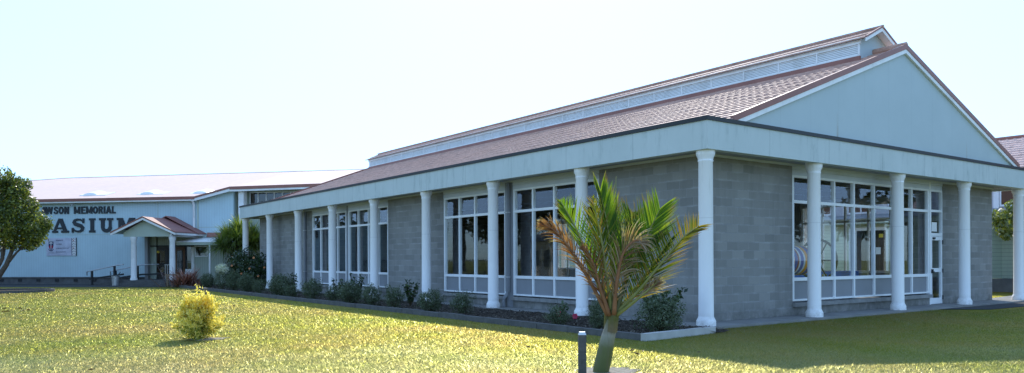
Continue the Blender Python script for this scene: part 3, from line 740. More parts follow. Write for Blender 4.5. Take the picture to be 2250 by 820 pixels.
def shape_letter(ch):
    """slab-serif capitals as polygons in a box: height 1, returns (polys, width)"""
    s, f = .24, .15       # stem width, serif height
    def rect(x0, x1, y0, y1): return [(x0, y0), (x1, y0), (x1, y1), (x0, y1)]
    def stroke(pts, w):
        L, Rr = [], []
        for i, p in enumerate(pts):
            a = pts[max(0, i-1)]; b_ = pts[min(len(pts)-1, i+1)]; dx, dy = b_[0]-a[0], b_[1]-a[1]; l = math.hypot(dx, dy)
            ww = w[i] if hasattr(w, '__len__') else w
            L.append((p[0]-dy/l*ww/2, p[1]+dx/l*ww/2)); Rr.append((p[0]+dy/l*ww/2, p[1]-dx/l*ww/2))
        return [[Rr[i], Rr[i+1], L[i+1], L[i]] for i in range(len(pts)-1)]
    if ch == 'I': return [rect(.0, .48, 0, f), rect(.0, .48, 1-f, 1), rect(.1, .38, f, 1-f)], .48
    if ch == 'U':
        pts = [(.27, .9)]+[(.27, .42)]+[(.55-.28*math.cos(t), .36-.25*math.sin(t)) for t in np.linspace(.1, PI-.1, 9)]+[(.83, .42), (.83, .9)]
        w = [.27]*2+[.25]*9+[.19]*2
        return stroke(pts, w)+[rect(.0, .5, 1-f, 1), rect(.62, 1.06, 1-f, 1)], 1.06
    if ch == 'A':
        return [[(.04, .1), (.22, .1), (.60, 1), (.42, 1)], [(.42, 1), (.70, 1), (1.06, .1), (.76, .1)], rect(.26, .84, .26, .38), rect(-.04, .38, 0, f), rect(.62, 1.16, 0, f)], 1.12
    if ch == 'M':
        return [rect(.0, .46, 0, f), rect(.84, 1.36, 0, f), rect(.12, .32, f, 1-f), rect(.94, 1.24, f, 1-f), rect(.0, .3, 1-f, 1), rect(1.06, 1.36, 1-f, 1), [(.12, 1), (.44, 1), (.76, .25), (.62, .0)], [(.92, 1), (1.24, 1), (.74, .0), (.62, .0), (.62, .3)]], 1.36
    if ch == 'N':
        return [rect(.0, .42, 0, f), rect(.14, .31, f, 1-f), rect(.0, .34, 1-f, 1), [(.1, 1), (.42, 1), (1.02, .0), (.8, .0)], rect(.85, 1.02, 0, 1-f), rect(.72, 1.14, 1-f, 1)], 1.14
    if ch == 'Y':
        return [rect(.28, .82, 0, f), rect(.41, .69, f, .46), [(.06, .9), (.36, .9), (.69, .44), (.41, .44)], [(.8, .9), (1.0, .9), (.69, .44), (.52, .44)], rect(-.04, .46, 1-f, 1), rect(.66, 1.12, 1-f, 1)], 1.1
    if ch == 'G':
        pts = [(.55+.42*math.cos(t), .5+.40*math.sin(t)) for t in np.linspace(.75, 2*PI-.6, 18)]
        return stroke(pts, [.14]*3+[.24]*12+[.16]*3)+[rect(.60, 1.08, .36, .48), rect(.78, 1.0, 0.02, .36), rect(.86, .98, .66, .98)], 1.1
    if ch == 'S':
        P_ = [(.86, .70), (.78, .84), (.64, .915), (.46, .92), (.29, .86), (.22, .73), (.30, .61), (.5, .535), (.72, .46), (.83, .33), (.79, .18), (.64, .09), (.45, .08), (.28, .14), (.16, .28)]
        W_ = [.06, .10, .14, .15, .2, .24, .25, .27, .25, .24, .2, .15, .14, .10, .06]
        return stroke(P_, W_)+[rect(.82, .94, .66, 1.0), rect(.07, .19, .0, .34)], 1.0
def sans_letter(ch):
    def rect(x0, x1, y0, y1): return [(x0, y0), (x1, y0), (x1, y1), (x0, y1)]
    def stroke(pts, wd):
        out = []
        L, Rr = [], []
        for i, p in enumerate(pts):
            a = pts[max(0, i-1)]; b_ = pts[min(len(pts)-1, i+1)]; dx, dy = b_[0]-a[0], b_[1]-a[1]; l = math.hypot(dx, dy)
            L.append((p[0]-dy/l*wd/2, p[1]+dx/l*wd/2)); Rr.append((p[0]+dy/l*wd/2, p[1]-dx/l*wd/2))
        return [[Rr[i], Rr[i+1], L[i+1], L[i]] for i in range(len(pts)-1)]
    s = .25
    if ch == 'A': return [[(0, 0), (.24, 0), (.52, 1), (.28, 1)], [(.28, 1), (.52, 1), (.8, 0), (.56, 0)], rect(.2, .6, .18, .36)], .8
    if ch == 'W': return [[(0, 1), (.22, 1), (.40, 0), (.2, 0)], [(.2, 0), (.40, 0), (.62, 1), (.44, 1)], [(.44, 1), (.62, 1), (.86, 0), (.66, 0)], [(.66, 0), (.86, 0), (1.06, 1), (.84, 1)]], 1.06
    if ch == 'N': return [rect(0, s, 0, 1), rect(.47, .47+s, 0, 1), [(.0, 1), (.25, 1), (.72, 0), (.47, 0)]], .72
    if ch == 'M': return [rect(0, s, 0, 1), rect(.71, .71+s, 0, 1), [(.0, 1), (.25, 1), (.56, .1), (.40, .1)], [(.71, 1), (.96, 1), (.56, .1), (.40, .1)]], .96
    if ch == 'E': return [rect(0, s, 0, 1), rect(s, .6, .8, 1), rect(s, .55, .41, .6), rect(s, .6, 0, .2)], .6
    if ch == 'L': return [rect(0, s, 0, 1), rect(s, .58, 0, .21)], .58
    if ch == 'I': return [rect(0, s, 0, 1)], s
    if ch == 'O': return stroke([(.4+.28*math.cos(t), .5+.39*math.sin(t)) for t in np.linspace(0, 2*PI, 19)], .24), .8
    if ch == 'R': return [rect(0, s, 0, 1)]+stroke([(s, .9), (.46, .9), (.58, .84), (.61, .72), (.58, .6), (.46, .54), (s, .54)], .2)+[[(.34, .46), (.56, .50), (.76, 0), (.5, 0)]], .76
    if ch == 'S': return stroke([(.62, .72), (.56, .86), (.40, .91), (.22, .87), (.14, .74), (.22, .60), (.40, .52), (.56, .42), (.62, .28), (.54, .13), (.36, .09), (.18, .14), (.10, .30)], .21), .74
spots = {'G': (-14.35, .95), 'Y': (-13.15, .95), 'M1': (-12.0, 1.28), 'N': (-10.56+.0, .0), 'A': (-10.12, 1.08), 'S': (-8.86, .98), 'I': (-7.61, .43), 'U': (-6.92, .96), 'M': (-5.72, 1.24)}
spots['N'] = (-11.35, .93)
spots['M1'] = (-12.45, 1.02); spots['Y'] = (-13.5, .95); spots['G'] = (-14.6, 1.0)
for kx, (x0, wd) in spots.items():
    polys, w = shape_letter(kx[0]); b = B()
    for i, pl in enumerate(polys):
        dd = .0012*i
        b.prism([(x0+p[0]*wd/w, -.055-dd, 3.27+p[1]*.90) for p in pl], (0, .05+dd, 0))
    b.build('letter', M_letter, gym)
for ch, x0, x1 in (('A', -10.93, -10.53), ('W', -10.62, -10.10), ('S', -10.05, -9.73), ('O', -9.70, -9.35), ('N', -9.31, -8.99), ('M', -8.65, -8.22), ('E', -8.16, -7.87), ('M', -7.82, -7.39), ('O', -7.36, -7.0), ('R', -6.96, -6.66), ('I', -6.62, -6.50), ('A', -6.47, -6.09), ('L', -6.06, -5.80)):
    polys, w = sans_letter(ch); b = B()
    for i, pl_ in enumerate(polys):
        b.prism([(x0+p[0]*(x1-x0)/w, -.05-.0012*i, 4.46+p[1]*.46) for p in pl_], (0, .045+.0012*i, 0))
    b.build('letter', M_letter, gym)

# wall sign -------------------------------------------------------
sg = thing('wall_sign', 'silver school sign with crest, dark words and patterned edge on the gymnasium wall', 'sign', gl(-9.525, -.02, 1.81), GA)
def sign_mat():
    m, nt, out = new_mat('brushed_silver'); n = N(nt); v = n.obj(); x, y, z = n.sep(v)
    f = n.noise(n.comb(n.math('MULTIPLY', x, 1.2), 0., n.math('MULTIPLY', z, 2.)), 1.5, 3)
    c = n.ramp(f, [(.3, (.40, .41, .50)), (.65, (.62, .63, .74))]); n.link(n.bsdf(c, .5, None, .4), out.inputs[0]); return m
b = B(); b.box(-1.02, 1.02, -.03, 0, 0, 1.13); b.build('sign_board', sign_mat(), sg)
b = B(); b.box(1.022, 1.05, -.035, 0, -.01, 1.14); b.box(.72, .75, -.034, -.0315, 0.02, 1.11); b.build('sign_edge', M_black, sg)
def flat(name, mat, polys, y=-.034):
    b = B()
    for i, p in enumerate(polys): b.poly([(q[0], y-.0006*i, q[1]) for q in p])
    return b.build(name, mat, sg)
M_navy = paint('navy_print', (.02, .025, .09), .5, .05); M_red = paint('red_print', (.42, .02, .05), .5, .05); M_silver = paint('silver_print', (.55, .56, .6), .5, .05); M_grey = paint('grey_print', (.25, .25, .33), .5, .05)
sx = -.70
flat('crest_shield', M_navy, [[(sx-.17, .90), (sx-.17, .62), (sx-.13, .48), (sx-.06, .4), (sx, .36), (sx+.06, .4), (sx+.13, .48), (sx+.17, .62), (sx+.17, .90)]], -.033)
flat('crest_field', M_red, [[(sx-.14, .64), (sx-.11, .5), (sx-.05, .43), (sx-.02, .64)], [(sx+.14, .64), (sx+.02, .64), (sx+.05, .43), (sx+.11, .5)]], -.035)
flat('crest_tree', M_silver, [[(sx-.025, .42), (sx+.025, .42), (sx+.025, .76), (sx-.025, .76)], [(sx-.11, .76), (sx+.11, .76), (sx+.12, .82), (sx+.06, .87), (sx-.06, .87), (sx-.12, .82)], [(sx-.15, .93), (sx+.15, .93), (sx+.11, 1.0), (sx-.11, 1.0)]], -.0375)
flat('crest_scroll', M_navy, [[(sx-.18, .40), (sx-.1, .31), (sx, .28), (sx+.1, .31), (sx+.18, .40), (sx+.16, .46), (sx+.09, .37), (sx, .335), (sx-.09, .37), (sx-.16, .46)]], -.036)
pat = []; red = []
for i in range(7):
    z = .06+i*.158; x = .885
    pat.append([(x-.1, z), (x-.04, z+.02), (x-.1, z+.07)]); pat.append([(x+.1, z), (x+.04, z+.02), (x+.1, z+.07)]); pat.append([(x-.035, z+.05), (x+.035, z+.05), (x, z+.12)])
    if i in (2, 5): red.append([(x-.07, z+.08), (x-.03, z+.07), (x-.01, z+.13), (x-.05, z+.15)])
flat('edge_strip', M_paper, [[(.765, .02), (1.0, .02), (1.0, 1.11), (.765, 1.11)]], -.0325)
flat('edge_pattern', M_navy, pat, -.034); flat('edge_pattern_red', M_red, red, -.0385)
for s, z, x1 in (('WHAKAUTE', .94, .13), ('KAWENGA', .70, .06), ('NGĀKAU TAPATAHI', .445, .52), ('AROHA HOATU', .20, .33)):
    put_text(s, -.36, x1, z, .075, sg, 'sign_words', M_navy, -.0345, .012, .001)
for s, z, x1 in (('Respect', .855, -.14), ('Responsibility', .615, -.02), ('Integrity', .36, -.13), ('Compassion', .115, -.05)):
    b = B(); b.quad((-.36, -.0335, z), (x1, -.0335, z), (x1, -.0335, z+.014), (-.36, -.0335, z+.014)); b.build('small_print', M_grey, sg)
for z, w in ((.2, .19), (.115, .23)):
    b = B(); b.quad((sx-w, -.0335, z), (sx+w, -.0335, z), (sx+w, -.0335, z+.022), (sx-w, -.0335, z+.022)); b.build('small_print', M_grey, sg)

# entrance porch ---------------------------------------------------
po = thing('entrance_porch', 'small gabled porch with red roof and two white columns at the gymnasium door', 'porch', gl(-1.45, -1.5, 0), GA)
def pl(x, y, z): return (x+1.45, y+1.5, z)      # gym frame -> porch frame
AP = (-1.9, 4.0); ZE = 3.1; HW = 2.02
for sgn in (-1, 1):
    b = B(); e = AP[0]+sgn*HW
    b.prism([pl(e, -3.2, ZE), pl(AP[0], -3.2, AP[1]), pl(AP[0], -3.2, AP[1]+.05), pl(e, -3.2, ZE+.05)], (0, 3.2, 0)); b.build('roof', M_porchroof, po)
    b = B(); b.prism([pl(e, -3.26, ZE-.15), pl(AP[0], -3.26, AP[1]-.15), pl(AP[0], -3.26, AP[1]-.02), pl(e, -3.26, ZE-.02)], (0, .05, 0)); b.build('barge_board', M_white, po)
    b = B(); b.prism([pl(e, -3.28, ZE-.018), pl(AP[0], -3.28, AP[1]-.018), pl(AP[0], -3.28, AP[1]+.06), pl(e, -3.28, ZE+.06)], (0, .09, 0)); b.build('barge_capping', M_barge, po)
for sgn in (-1, 1):
    b = B(); b.prism([pl(AP[0]+.05, -1.0, 4.16), pl(AP[0]+.05+sgn*2.1, -1.0, 3.10), pl(AP[0]+.05+sgn*2.1, 0, 3.10), pl(AP[0]+.05, 0, 4.16)], (0, 0, .05)); b.build('rear_roof', M_porchroof, po)
b = B(); b.prism([pl(AP[0]-1.42, -2.92, 2.88), pl(AP[0]+1.47, -2.92, 2.88), pl(AP[0]+1.47, -2.92, 3.13), pl(AP[0], -2.92, 3.9), pl(AP[0]-1.42, -2.92, 3.13)], (0, .1, 0)); b.build('gable', M_sage, po)
b = B(); b.quad(pl(AP[0]-HW+.02, -3.2, ZE-.03), pl(AP[0]-1.42, -3.2, ZE+.2), pl(AP[0]-1.42, 0, ZE+.2), pl(AP[0]-HW+.02, 0, ZE-.03)); b.build('soffit', M_sage, po)
b = B(); b.box(*[1.45+q for q in (-.42, -.28)], -1.42, 1.5, 2.88, 3.05); b.box(*[1.45+q for q in (.0, .1)], -1.6, 1.5, 2.98, 3.09); b.build('side_beam', M_white, po)
for x in (-2.72, -.30):
    pr = [(.2, .33), (.2, .42), (.165, .5), (.162, 1.4), (.15, 2.62), (.19, 2.72), (.19, 2.87)]
    B().lathe(pr, 0, 0, 24).build('column', M_white, po, True, 40).location = pl(x, -2.85, 0)
b = B(); b.box(1.45-3.2, 1.45-.3+1.2, -1.62, 1.49, -.05, .33); b.build('step', M_kerb, po)
b = B(); b.box(1.45-3.25, 1.45+1.2, -1.9, -1.625, -.05, .16); b.build('step', M_kerb, po)
b = B(); b.box(1.45-2.95, 1.45-.3, 1.42, 1.49, .332, 2.85); b.build('rear_wall', M_gympale, po)
b = B(); b.box(1.45-3.5, 1.45-2.97, 1.30, 1.49, .332, 3.05); b.build('rear_wall', M_gympale, po)
b = B(); b.box(1.45-3.55, 1.45-3.35, 1.0, 1.29, .3, 3.0); b.build('downpipe', M_pipe, po)
b = B(); b.box(-1.98, -1.74, 1.35, 1.415, .332, 2.33); b.build('door_frame', M_white, po)
b = B(); b.box(-2.05, 1.0, 1.3, 1.41, 2.335, 2.42); b.build('door_lintel', M_dark, po)
b = B(); b.box(-1.72, -.86, 1.37, 1.415, .34, 2.32); d = b.build('door', M_door, po)
b = B(); b.box(-1.58, -1.0, 1.362, 1.369, .75, 1.1); b.box(-1.58, -1.0, 1.362, 1.369, 1.25, 2.1); b.build('door_pane', M_glassdark, d)
b = B(); b.box(-1.55, -1.35, 1.355, 1.361, 1.95, 2.08); b.build('door_notice', M_yellow, d)
b = B(); b.box(-.84, -.3, 1.37, 1.415, .34, 2.32); b.build('painted_recess', M_black, po)  # flat black panel painted as the dark of the open doorway
b = B(); b.box(-.28, .35, 1.37, 1.415, .34, 2.32); d = b.build('door', M_doorbr, po)
b = B(); b.box(-.18, .2, 1.362, 1.369, .8, 2.1); b.build('door_pane', M_glassdark, d)
b = B(); b.box(.37, .75, 1.37, 1.415, .95, 2.32); b.build('side_light', M_glassdark, po)
b = B(); b.box(.77, .95, 1.35, 1.415, .34, 2.32); b.box(.37, .76, 1.36, 1.415, .34, .94); b.build('door_frame', M_white, po)
b = B()
for q in range(5): b.box(.1+q*.14, .125+q*.14, -.4, -.375, .34, 1.2)
b.box(.08, .72, -.41, -.37, 1.2, 1.24); b.build('side_rail', M_steel, po)

# low lean-to beside the porch --------------------------------------
lt = thing('lean_to', 'low sage lean-to with flat white roof and small window right of the porch', 'building', gl(.8, -.8, 0), GA)
b = B(); b.box(-.25, 3.2, .35, .78, 0, 2.40); b.build('wall', M_gympale, lt)
b = B(); b.prism([(-1.55, -.85, 2.40), (3.4, -.85, 2.40), (3.4, -.85, 2.52), (-1.55, -.85, 2.56)], (0, .04, 0)); b.build('fascia', M_sage, lt)
b = B(); b.prism([(-1.58, -.9, 2.57), (3.5, -.9, 2.53), (3.5, .78, 2.83), (-1.35, .78, 2.87)], (0, 0, .035)); b.build('roof', M_roofwhite, lt)
b = B(); b.prism([(-.5, .70, 2.92), (.7, .70, 2.91), (.7, .78, 3.2), (-.5, .78, 3.2)], (0, .02, 0)); b.build('flashing', M_barge, lt)
b = B(); b.box(-1.04, -.2+.0, .28, .345, 1.70, 2.36); b.build('window', M_frame, lt)
b = B(); b.box(-.98, -.26, .268, .278, 1.76, 2.30); b.build('glass', M_glassdark, lt)
b = B(); b.box(-1.1, -.252, .35, .78, 0, 2.40); b.build('wall', M_gympale, lt)
b = B(); b.tube([(.52, -.78, 0), (.52, -.78, 2.4)], .055, 10); b.tube([(2.6, -.78, 0), (2.6, -.78, 2.4)], .055, 10); b.build('post', M_white, lt)

# handrails of the ramp -----------------------------------------------
def rail(name, y, xs0, xs1, label):
    r = thing(name, label, 'handrail', gl(xs0, y, 0), GA)
    L = xs1-xs0
    hz = lambda x: .80+.42*min(x, 2.0)/2.0
    b = B(); b.tube([(-.05, 0, .60), (-.06, 0, .80), (.05, 0, .84), (2.0, 0, 1.22), (L, 0, 1.25)], .035, 8); b.build('top_rail', M_steel, r, True)
    b = B(); b.bar((.1, 0, .36), (2.0, 0, .62), .05, .1); b.bar((2.0, 0, .62), (L, 0, .66), .05, .1); b.build('lower_rail', M_dark, r)
    for x in ([.28, 1.75] if L < 3.2 else [.28, 1.75, L-.1]):
        b = B(); b.box(x-.05, x+.05, -.05, .05, 0, hz(x)-.0); b.build('post', M_dark, r)
    return r
rail('ramp_handrail', -1.9, -6.35, -4.0, 'sloping dark handrail with steel top on the near side of the ramp')
rail('ramp_handrail', -.75, -5.6, -2.45, 'sloping dark handrail against the gymnasium wall on the far side of the ramp')
b = B(); b.prism([gl(-6.2, -1.8, 0), gl(-4.3, -1.8, 0), gl(-4.3, -1.8, .3)], GV*1.0); b.prism([gl(-4.3, -1.8, 0), gl(-3.25, -1.8, 0), gl(-3.25, -1.8, .32), gl(-4.3, -1.8, .3)], GV*1.0); struct(b.build('access_ramp', M_kerb))
rb = thing('rubbish_bin', 'grey steel rubbish bin standing beside the porch step', 'bin', gl(-4.05, -2.6, 0), GA)
B().lathe([(.19, 0), (.215, .55)], 0, 0, 20).build('bin_body', M_steel, rb, True, 40); B().lathe([(.225, .552), (.235, .575), (.2, .585)], 0, 0, 20).build('bin_rim', M_steel, rb)
b = B(); b.tube([(.05, .05, .58), (.25, .1, .8)], .02, 6); b.build('bin_flap', M_black, rb)
lr = thing('timber_rail', 'low weathered timber rail beside the bronze flax', 'rail', gl(.1, -4.0, 0), GA)
b = B(); b.box(-.06, .06, -.05, .05, 0, .62); b.build('post', M_wood, lr); b = B(); b.box(.93, 1.05, -.05, .05, 0, .62); b.build('post', M_wood, lr)
b = B(); b.box(-.12, 1.15, -.07, .07, .622, .70); b.build('rail_beam', M_wood, lr)

# ================================================================== NEIGHBOUR BUILDING (right, seen past and through the hall)
nb = thing('weatherboard_building', 'sage green weatherboard building with red tiled upper roof behind the pool hall', 'building', (23, 8, 0))
b = B(); b.box(0, .2, -4.2, 30, .55, 3.12); b.build('wall', M_wboard, nb)
b = B(); b.box(.201, 1.7, -4.2, -4.05, .55, 3.12); b.box(1.5, 1.7, -14.5, -4.202, .55, 3.29); b.build('recessed_wall', M_wboard, nb)
b = B(); b.box(-.02, 0-.001, -4.2, -4.1, .55, 3.1); b.build('corner_board', M_sage, nb)
b = B(); b.box(.02, .22, -4.2, 30, -.1, .548); b.box(.22, 1.72, -14.5, -4.2, -.1, .548); b.build('plinth', M_plinth, nb)
b = B(); b.box(-.42, .1, -14.5, 30, 3.125, 3.34); b.build('eave_beam', M_sage, nb)
b = B(); b.prism([(-.5, -14.5, 3.345), (1.5, -14.5, 3.62), (1.5, 30, 3.62), (-.5, 30, 3.345)], (0, 0, .05)); b.build('lower_roof', M_pipe, nb)
b = B(); b.box(1.5, 1.7, -14.5, 30, 3.3, 5.35); b.build('upper_wall', M_lilac, nb)
for yc in (-4.9, -2.6, -.2, 2.2, 4.6, 7.0, 9.4):
    b = B(); b.box(1.44, 1.50-.001, yc-.75, yc+.75, 3.72, 3.80); b.box(1.44, 1.499, yc-.75, yc+.75, 4.62, 4.70)
    for q in (-.75, 0, .69): b.box(1.442, 1.498, yc+q, yc+q+.06, 3.80, 4.62)
    w = b.build('window', M_frame, nb); b = B(); b.box(1.47, 1.4975, yc-.69, yc+.69, 3.8, 4.62); b.build('glass', M_doorbr, w)
    b = B(); b.box(1.43, 1.498, yc+.78, yc+1.0, 3.65, 5.3); b.build('upper_pilaster', M_white, nb)
us = 1/math.hypot(5, 1.95)
tile_slope('upper_roof', (.9, -14.5, 5.3), (0, 1, 0), (5*us, 0, 1.95*us), 44.5, 1/us+.05, M_glaze, nb, .40, .33, .03, .035)
b = B(); b.quad((.9, -14.5, 5.25), (5.9, -14.5, 7.2), (5.9, 30, 7.2), (.9, 30, 5.25)); b.quad((5.9, -14.5, 7.2), (11, -14.5, 5.2), (11, 30, 5.2), (5.9, 30, 7.2)); b.build('roof_underlay', M_dark, nb)
b = B(); b.tube([(5.95, -14.5, 7.32), (5.95, 30, 7.32)], .1, 8); b.build('ridge_capping', M_barge, nb)
# porch opening with glazed door, seen through the pool hall
b = B()
b.box(-.06, -.002, .1, 1.75, 2.80, 2.95); b.box(-.06, -.002, 1.63, 1.75, .55, 2.80); b.box(-.06, -.002, .06, .16, .55, 2.80); b.box(-.055, -.003, .8, .88, .55, 2.8); b.box(-.3, -.003, -.1, 1.75, .45, .549)
w = b.build('door_frame', M_white, nb)
b = B(); b.box(-.03, -.004, .17, .79, .56, 2.79); b.build('glazed_door', M_glassdark, w)
b = B(); b.box(-.03, -.004, .89, 1.62, .56, 2.79); b.build('glass', M_glassdark, w)
b = B(); b.box(-.045, -.031, .42, .66, 1.65, 1.98); b.build('notice', M_paper, w); b = B(); b.box(-.045, -.031, .3, .5, 2.45, 2.62); b.build('warning_label', M_yellow, w)
b = B(); b.tube([(-.1, 1.95, .3), (-.1, 1.95, 2.9), (-.38, 1.95, 3.12)], .045, 8); b.build('downpipe', M_white, nb)
b = B(); b.box(1.45, 1.499, -5.25, -4.75, .55, 1.2); b.build('access_hatch', M_wood, nb); b = B(); b.box(1.44, 1.449, -5.18, -4.82, .62, 1.13); b.build('hatch_panel', M_sage, nb)

# ================================================================== PLANTS
def leaf_quads(c, ln, wd, nrm=None, up=0.0):
    """diamond leaves folded a little along the midrib"""
    n = len(c); d = rng.normal(size=(n, 3)); d[:, 2] += up; d /= np.linalg.norm(d, axis=1)[:, None]
    q = rng.normal(size=(n, 3)) if nrm is None else nrm+rng.normal(0, .5, (n, 3))
    e = np.cross(d, q); e /= np.linalg.norm(e, axis=1)[:, None]+1e-9
    L = (ln*rng.uniform(.6, 1.3, n))[:, None]; Wd = (wd*rng.uniform(.7, 1.2, n))[:, None]
    a = c-d*L*.5; t = c+d*L*.5; l = c+e*Wd*.5-d*L*.06; r = c-e*Wd*.5-d*L*.06
    V = np.stack([a, r, t, l], 1).reshape(-1, 3); return V, np.arange(4*n).reshape(n, 4)
def ball_pts(n, rad, c=(0, 0, 0), shell=.5):
    d = rng.normal(size=(n, 3)); d /= np.linalg.norm(d, axis=1)[:, None]
    r = (shell+(1-shell)*rng.random(n))**.6
    return np.array(c)+d*r[:, None]*np.array(rad), d

M_greyleaf = leaf_mat('grey_green_leaf', [(.035, .055, .025), (.065, .095, .045), (.11, .14, .08), (.20, .23, .16)], .2, .5, .3)
M_gloss = leaf_mat('glossy_dark_leaf', [(.012, .03, .01), (.025, .055, .015), (.05, .09, .02)], .2, .3, .6)
M_tree = leaf_mat('tree_leaf', [(.03, .05, .012), (.085, .115, .022), (.17, .20, .04), (.32, .33, .08)], .42, .35, .45)
M_back = leaf_mat('distant_leaf', [(.02, .035, .015), (.04, .06, .025), (.06, .08, .03)], .2, .5, .4)
M_cone = leaf_mat('golden_conifer_leaf', [(.62, .57, .11), (.80, .72, .20), (.92, .86, .42), (.42, .42, .08)], .58, .5, .3, (1.5, 1.35, .7))
M_pale = leaf_mat('sunlit_silver_leaf', [(.55, .56, .52), (.8, .8, .76)], .35, .5, .4)  # silver leaf colour, whitened to look sunlit
M_cord = leaf_mat('cabbage_tree_leaf', [(.07, .115, .025), (.15, .21, .045), (.26, .31, .08)], .42, .35, .7)
M_cordd = leaf_mat('dead_skirt_leaf', [(.05, .035, .02), (.11, .08, .05)], .1, .8, .2)
M_flax = leaf_mat('bronze_flax_leaf', [(.07, .04, .03), (.24, .10, .07), (.42, .22, .16), (.26, .20, .17)], .3, .3, .8, (1.6, .9, .6))
M_pink = leaf_mat('pink_petal', [(.55, .03, .10), (.7, .06, .16)], .3, .5, .3)
M_orange = leaf_mat('orange_petal', [(.75, .25, .08), (.8, .35, .16)], .3, .5, .3)
M_dryleaf = leaf_mat('dry_leaf', [(.09, .05, .03), (.16, .09, .05)], .05, .7, .3)

def blob_leaves(n, rad, h, ln, wd, lump=.22, shell=.35):
    """uneven rounded bush sitting on the ground, made of leaves"""
    d = rng.normal(size=(n, 3)); d /= np.linalg.norm(d, axis=1)[:, None]
    ph = rng.uniform(0, 6, 6)
    f = 1+lump*(np.sin(3*d[:, 0]*2+ph[0])*np.sin(2.5*d[:, 1]*2+ph[1])+.6*np.sin(5*d[:, 2]+ph[2])*np.cos(4*d[:, 0]+ph[3])+.35*np.sin(9*d[:, 1]+ph[4])*np.sin(8*d[:, 2]+ph[5]))
    r = (shell+(1-shell)*rng.random(n))**.55*f*rng.choice([1, 1, 1, 1.08], n)
    c = d*r[:, None]*np.array([rad, rad, h*.52]); c[:, 2] += h*.50
    c[:, 2] = np.maximum(c[:, 2], .02+.05*rng.random(n))
    return leaf_quads(c, ln, wd, d, .35)
def make_shrub(label, cat='shrub', n=5600, rad=.5, h=1.0, mat=None, ln=.055, wd=.032, lump=.2, name='rounded_shrub', group=None):
    t = thing(name, label, cat, group=group)
    V, F = blob_leaves(n, rad, h, ln, wd, lump); link('foliage', mesh_np('foliage', V, [F]), mat or M_greyleaf, t)
    b = B()
    for i in range(7):
        a = i*2.4; q = random.uniform(.3, .6); b.tube([(0, 0, -.03), (q*.35*math.cos(a), q*.35*math.sin(a), h*.3), (rad*q*math.cos(a), rad*q*math.sin(a), h*.62)], [.02, .014, .006], 5)
    b.build('stem', M_stem, t); return t
GS = 'rounded grey-green shrubs along the garden bed'
protos = [make_shrub('x', group=GS), make_shrub('x', n=5000, lump=.3, group=GS), make_shrub('x', n=4200, lump=.42, group=GS)]
used = [False]*3
def shrub(k, x, y, w, h, label, rz):
    p = protos[k]
    if not used[k]:
        used[k] = True; p.location = (x, y, .05); p.rotation_euler = (0, 0, rz); p['label'] = label; p.scale = (w*1.05, w*1.05, h*1.05); return p
    return dup(p, (x, y, .05), rz, label, (w*1.05, w*1.05, h*1.05))
shrub(0, -2.25, 30.4, .72, .70, 'grey-green rounded shrub beside the bronze flax at the far end of the bed', .3)
shrub(1, -2.05, 26.5, .62, .84, 'dull green upright shrub right of the silver-tipped shrub', 1.2)
shrub(0, -2.2, 24.0, .75, .77, 'dark round shrub directly in front of the large orange-flowered hibiscus', 2.1)
shrub(2, -2.45, 21.6, .5, .57, 'small pale shrub between the hibiscus and the widest rounded shrub', .9)
shrub(0, -2.4, 19.1, .92, .8, 'widest neatly rounded grey-green shrub below the far block wall', 3.9)
shrub(2, -2.4, 17.9, .6, .45, 'small low shrub just right of the widest rounded shrub', 5.2)
shrub(1, -2.35, 15.9, .66, .70, 'rounded shrub below the far end of the distant windows, beside the thin upright plant', .2)
shrub(2, -2.45, 13.9, .5, .52, 'small shrub left of the sixth column from the corner, leafy shoots behind', 2.8)
shrub(0, -2.4, 12.6, .76, .68, 'dense round shrub right of the sixth column from the corner, glossy shoots behind', 4.4)
shrub(1, -2.35, 11.1, .56, .6, 'rounded shrub at the foot of the fifth column from the building corner', 1.7)
shrub(2, -2.3, 9.7, .62, .6, 'loose grey-green shrub in front of the block wall between the window bays', 3.1)
shrub(1, -2.4, 7.4, .62, .56, 'grey-green shrub at the foot of the fourth column from the building corner', 5.8)
shrub(2, -2.15, 6.2, .56, .54, 'small feathery shrub standing alone below the left window of the near bay', .5)
shrub(2, -2.45, 1.95, .52, .40, 'lowest sparse shrub on the bare mulch left of the pink hibiscus', 2.2)
shrub(1, -2.35, .75, .42, .58, 'small upright shrub half hidden behind the palm trunk', 4.0)
shrub(1, -1.85, -.42, .80, .68, 'big rounded shrub nearest the corner column and whitewashed kerb', 1.0)
t = make_shrub('silver-tipped bushy shrub, top coloured sunlit white, taller than its neighbours beside the cabbage tree', n=2400, name='silver_shrub'); t.location = (-2.2, 28.0, .05); t.scale = (.75, .75, 1.1)
c, d = ball_pts(900, (.44, .44, .26), (0, 0, .90), .2); V, F = leaf_quads(c, .09, .04, d); link('sunlit_silver_tips', mesh_np('sunlit_silver_tips', V, [F]), M_pale, t)  # pale leaves on top, sunlight put into their colour

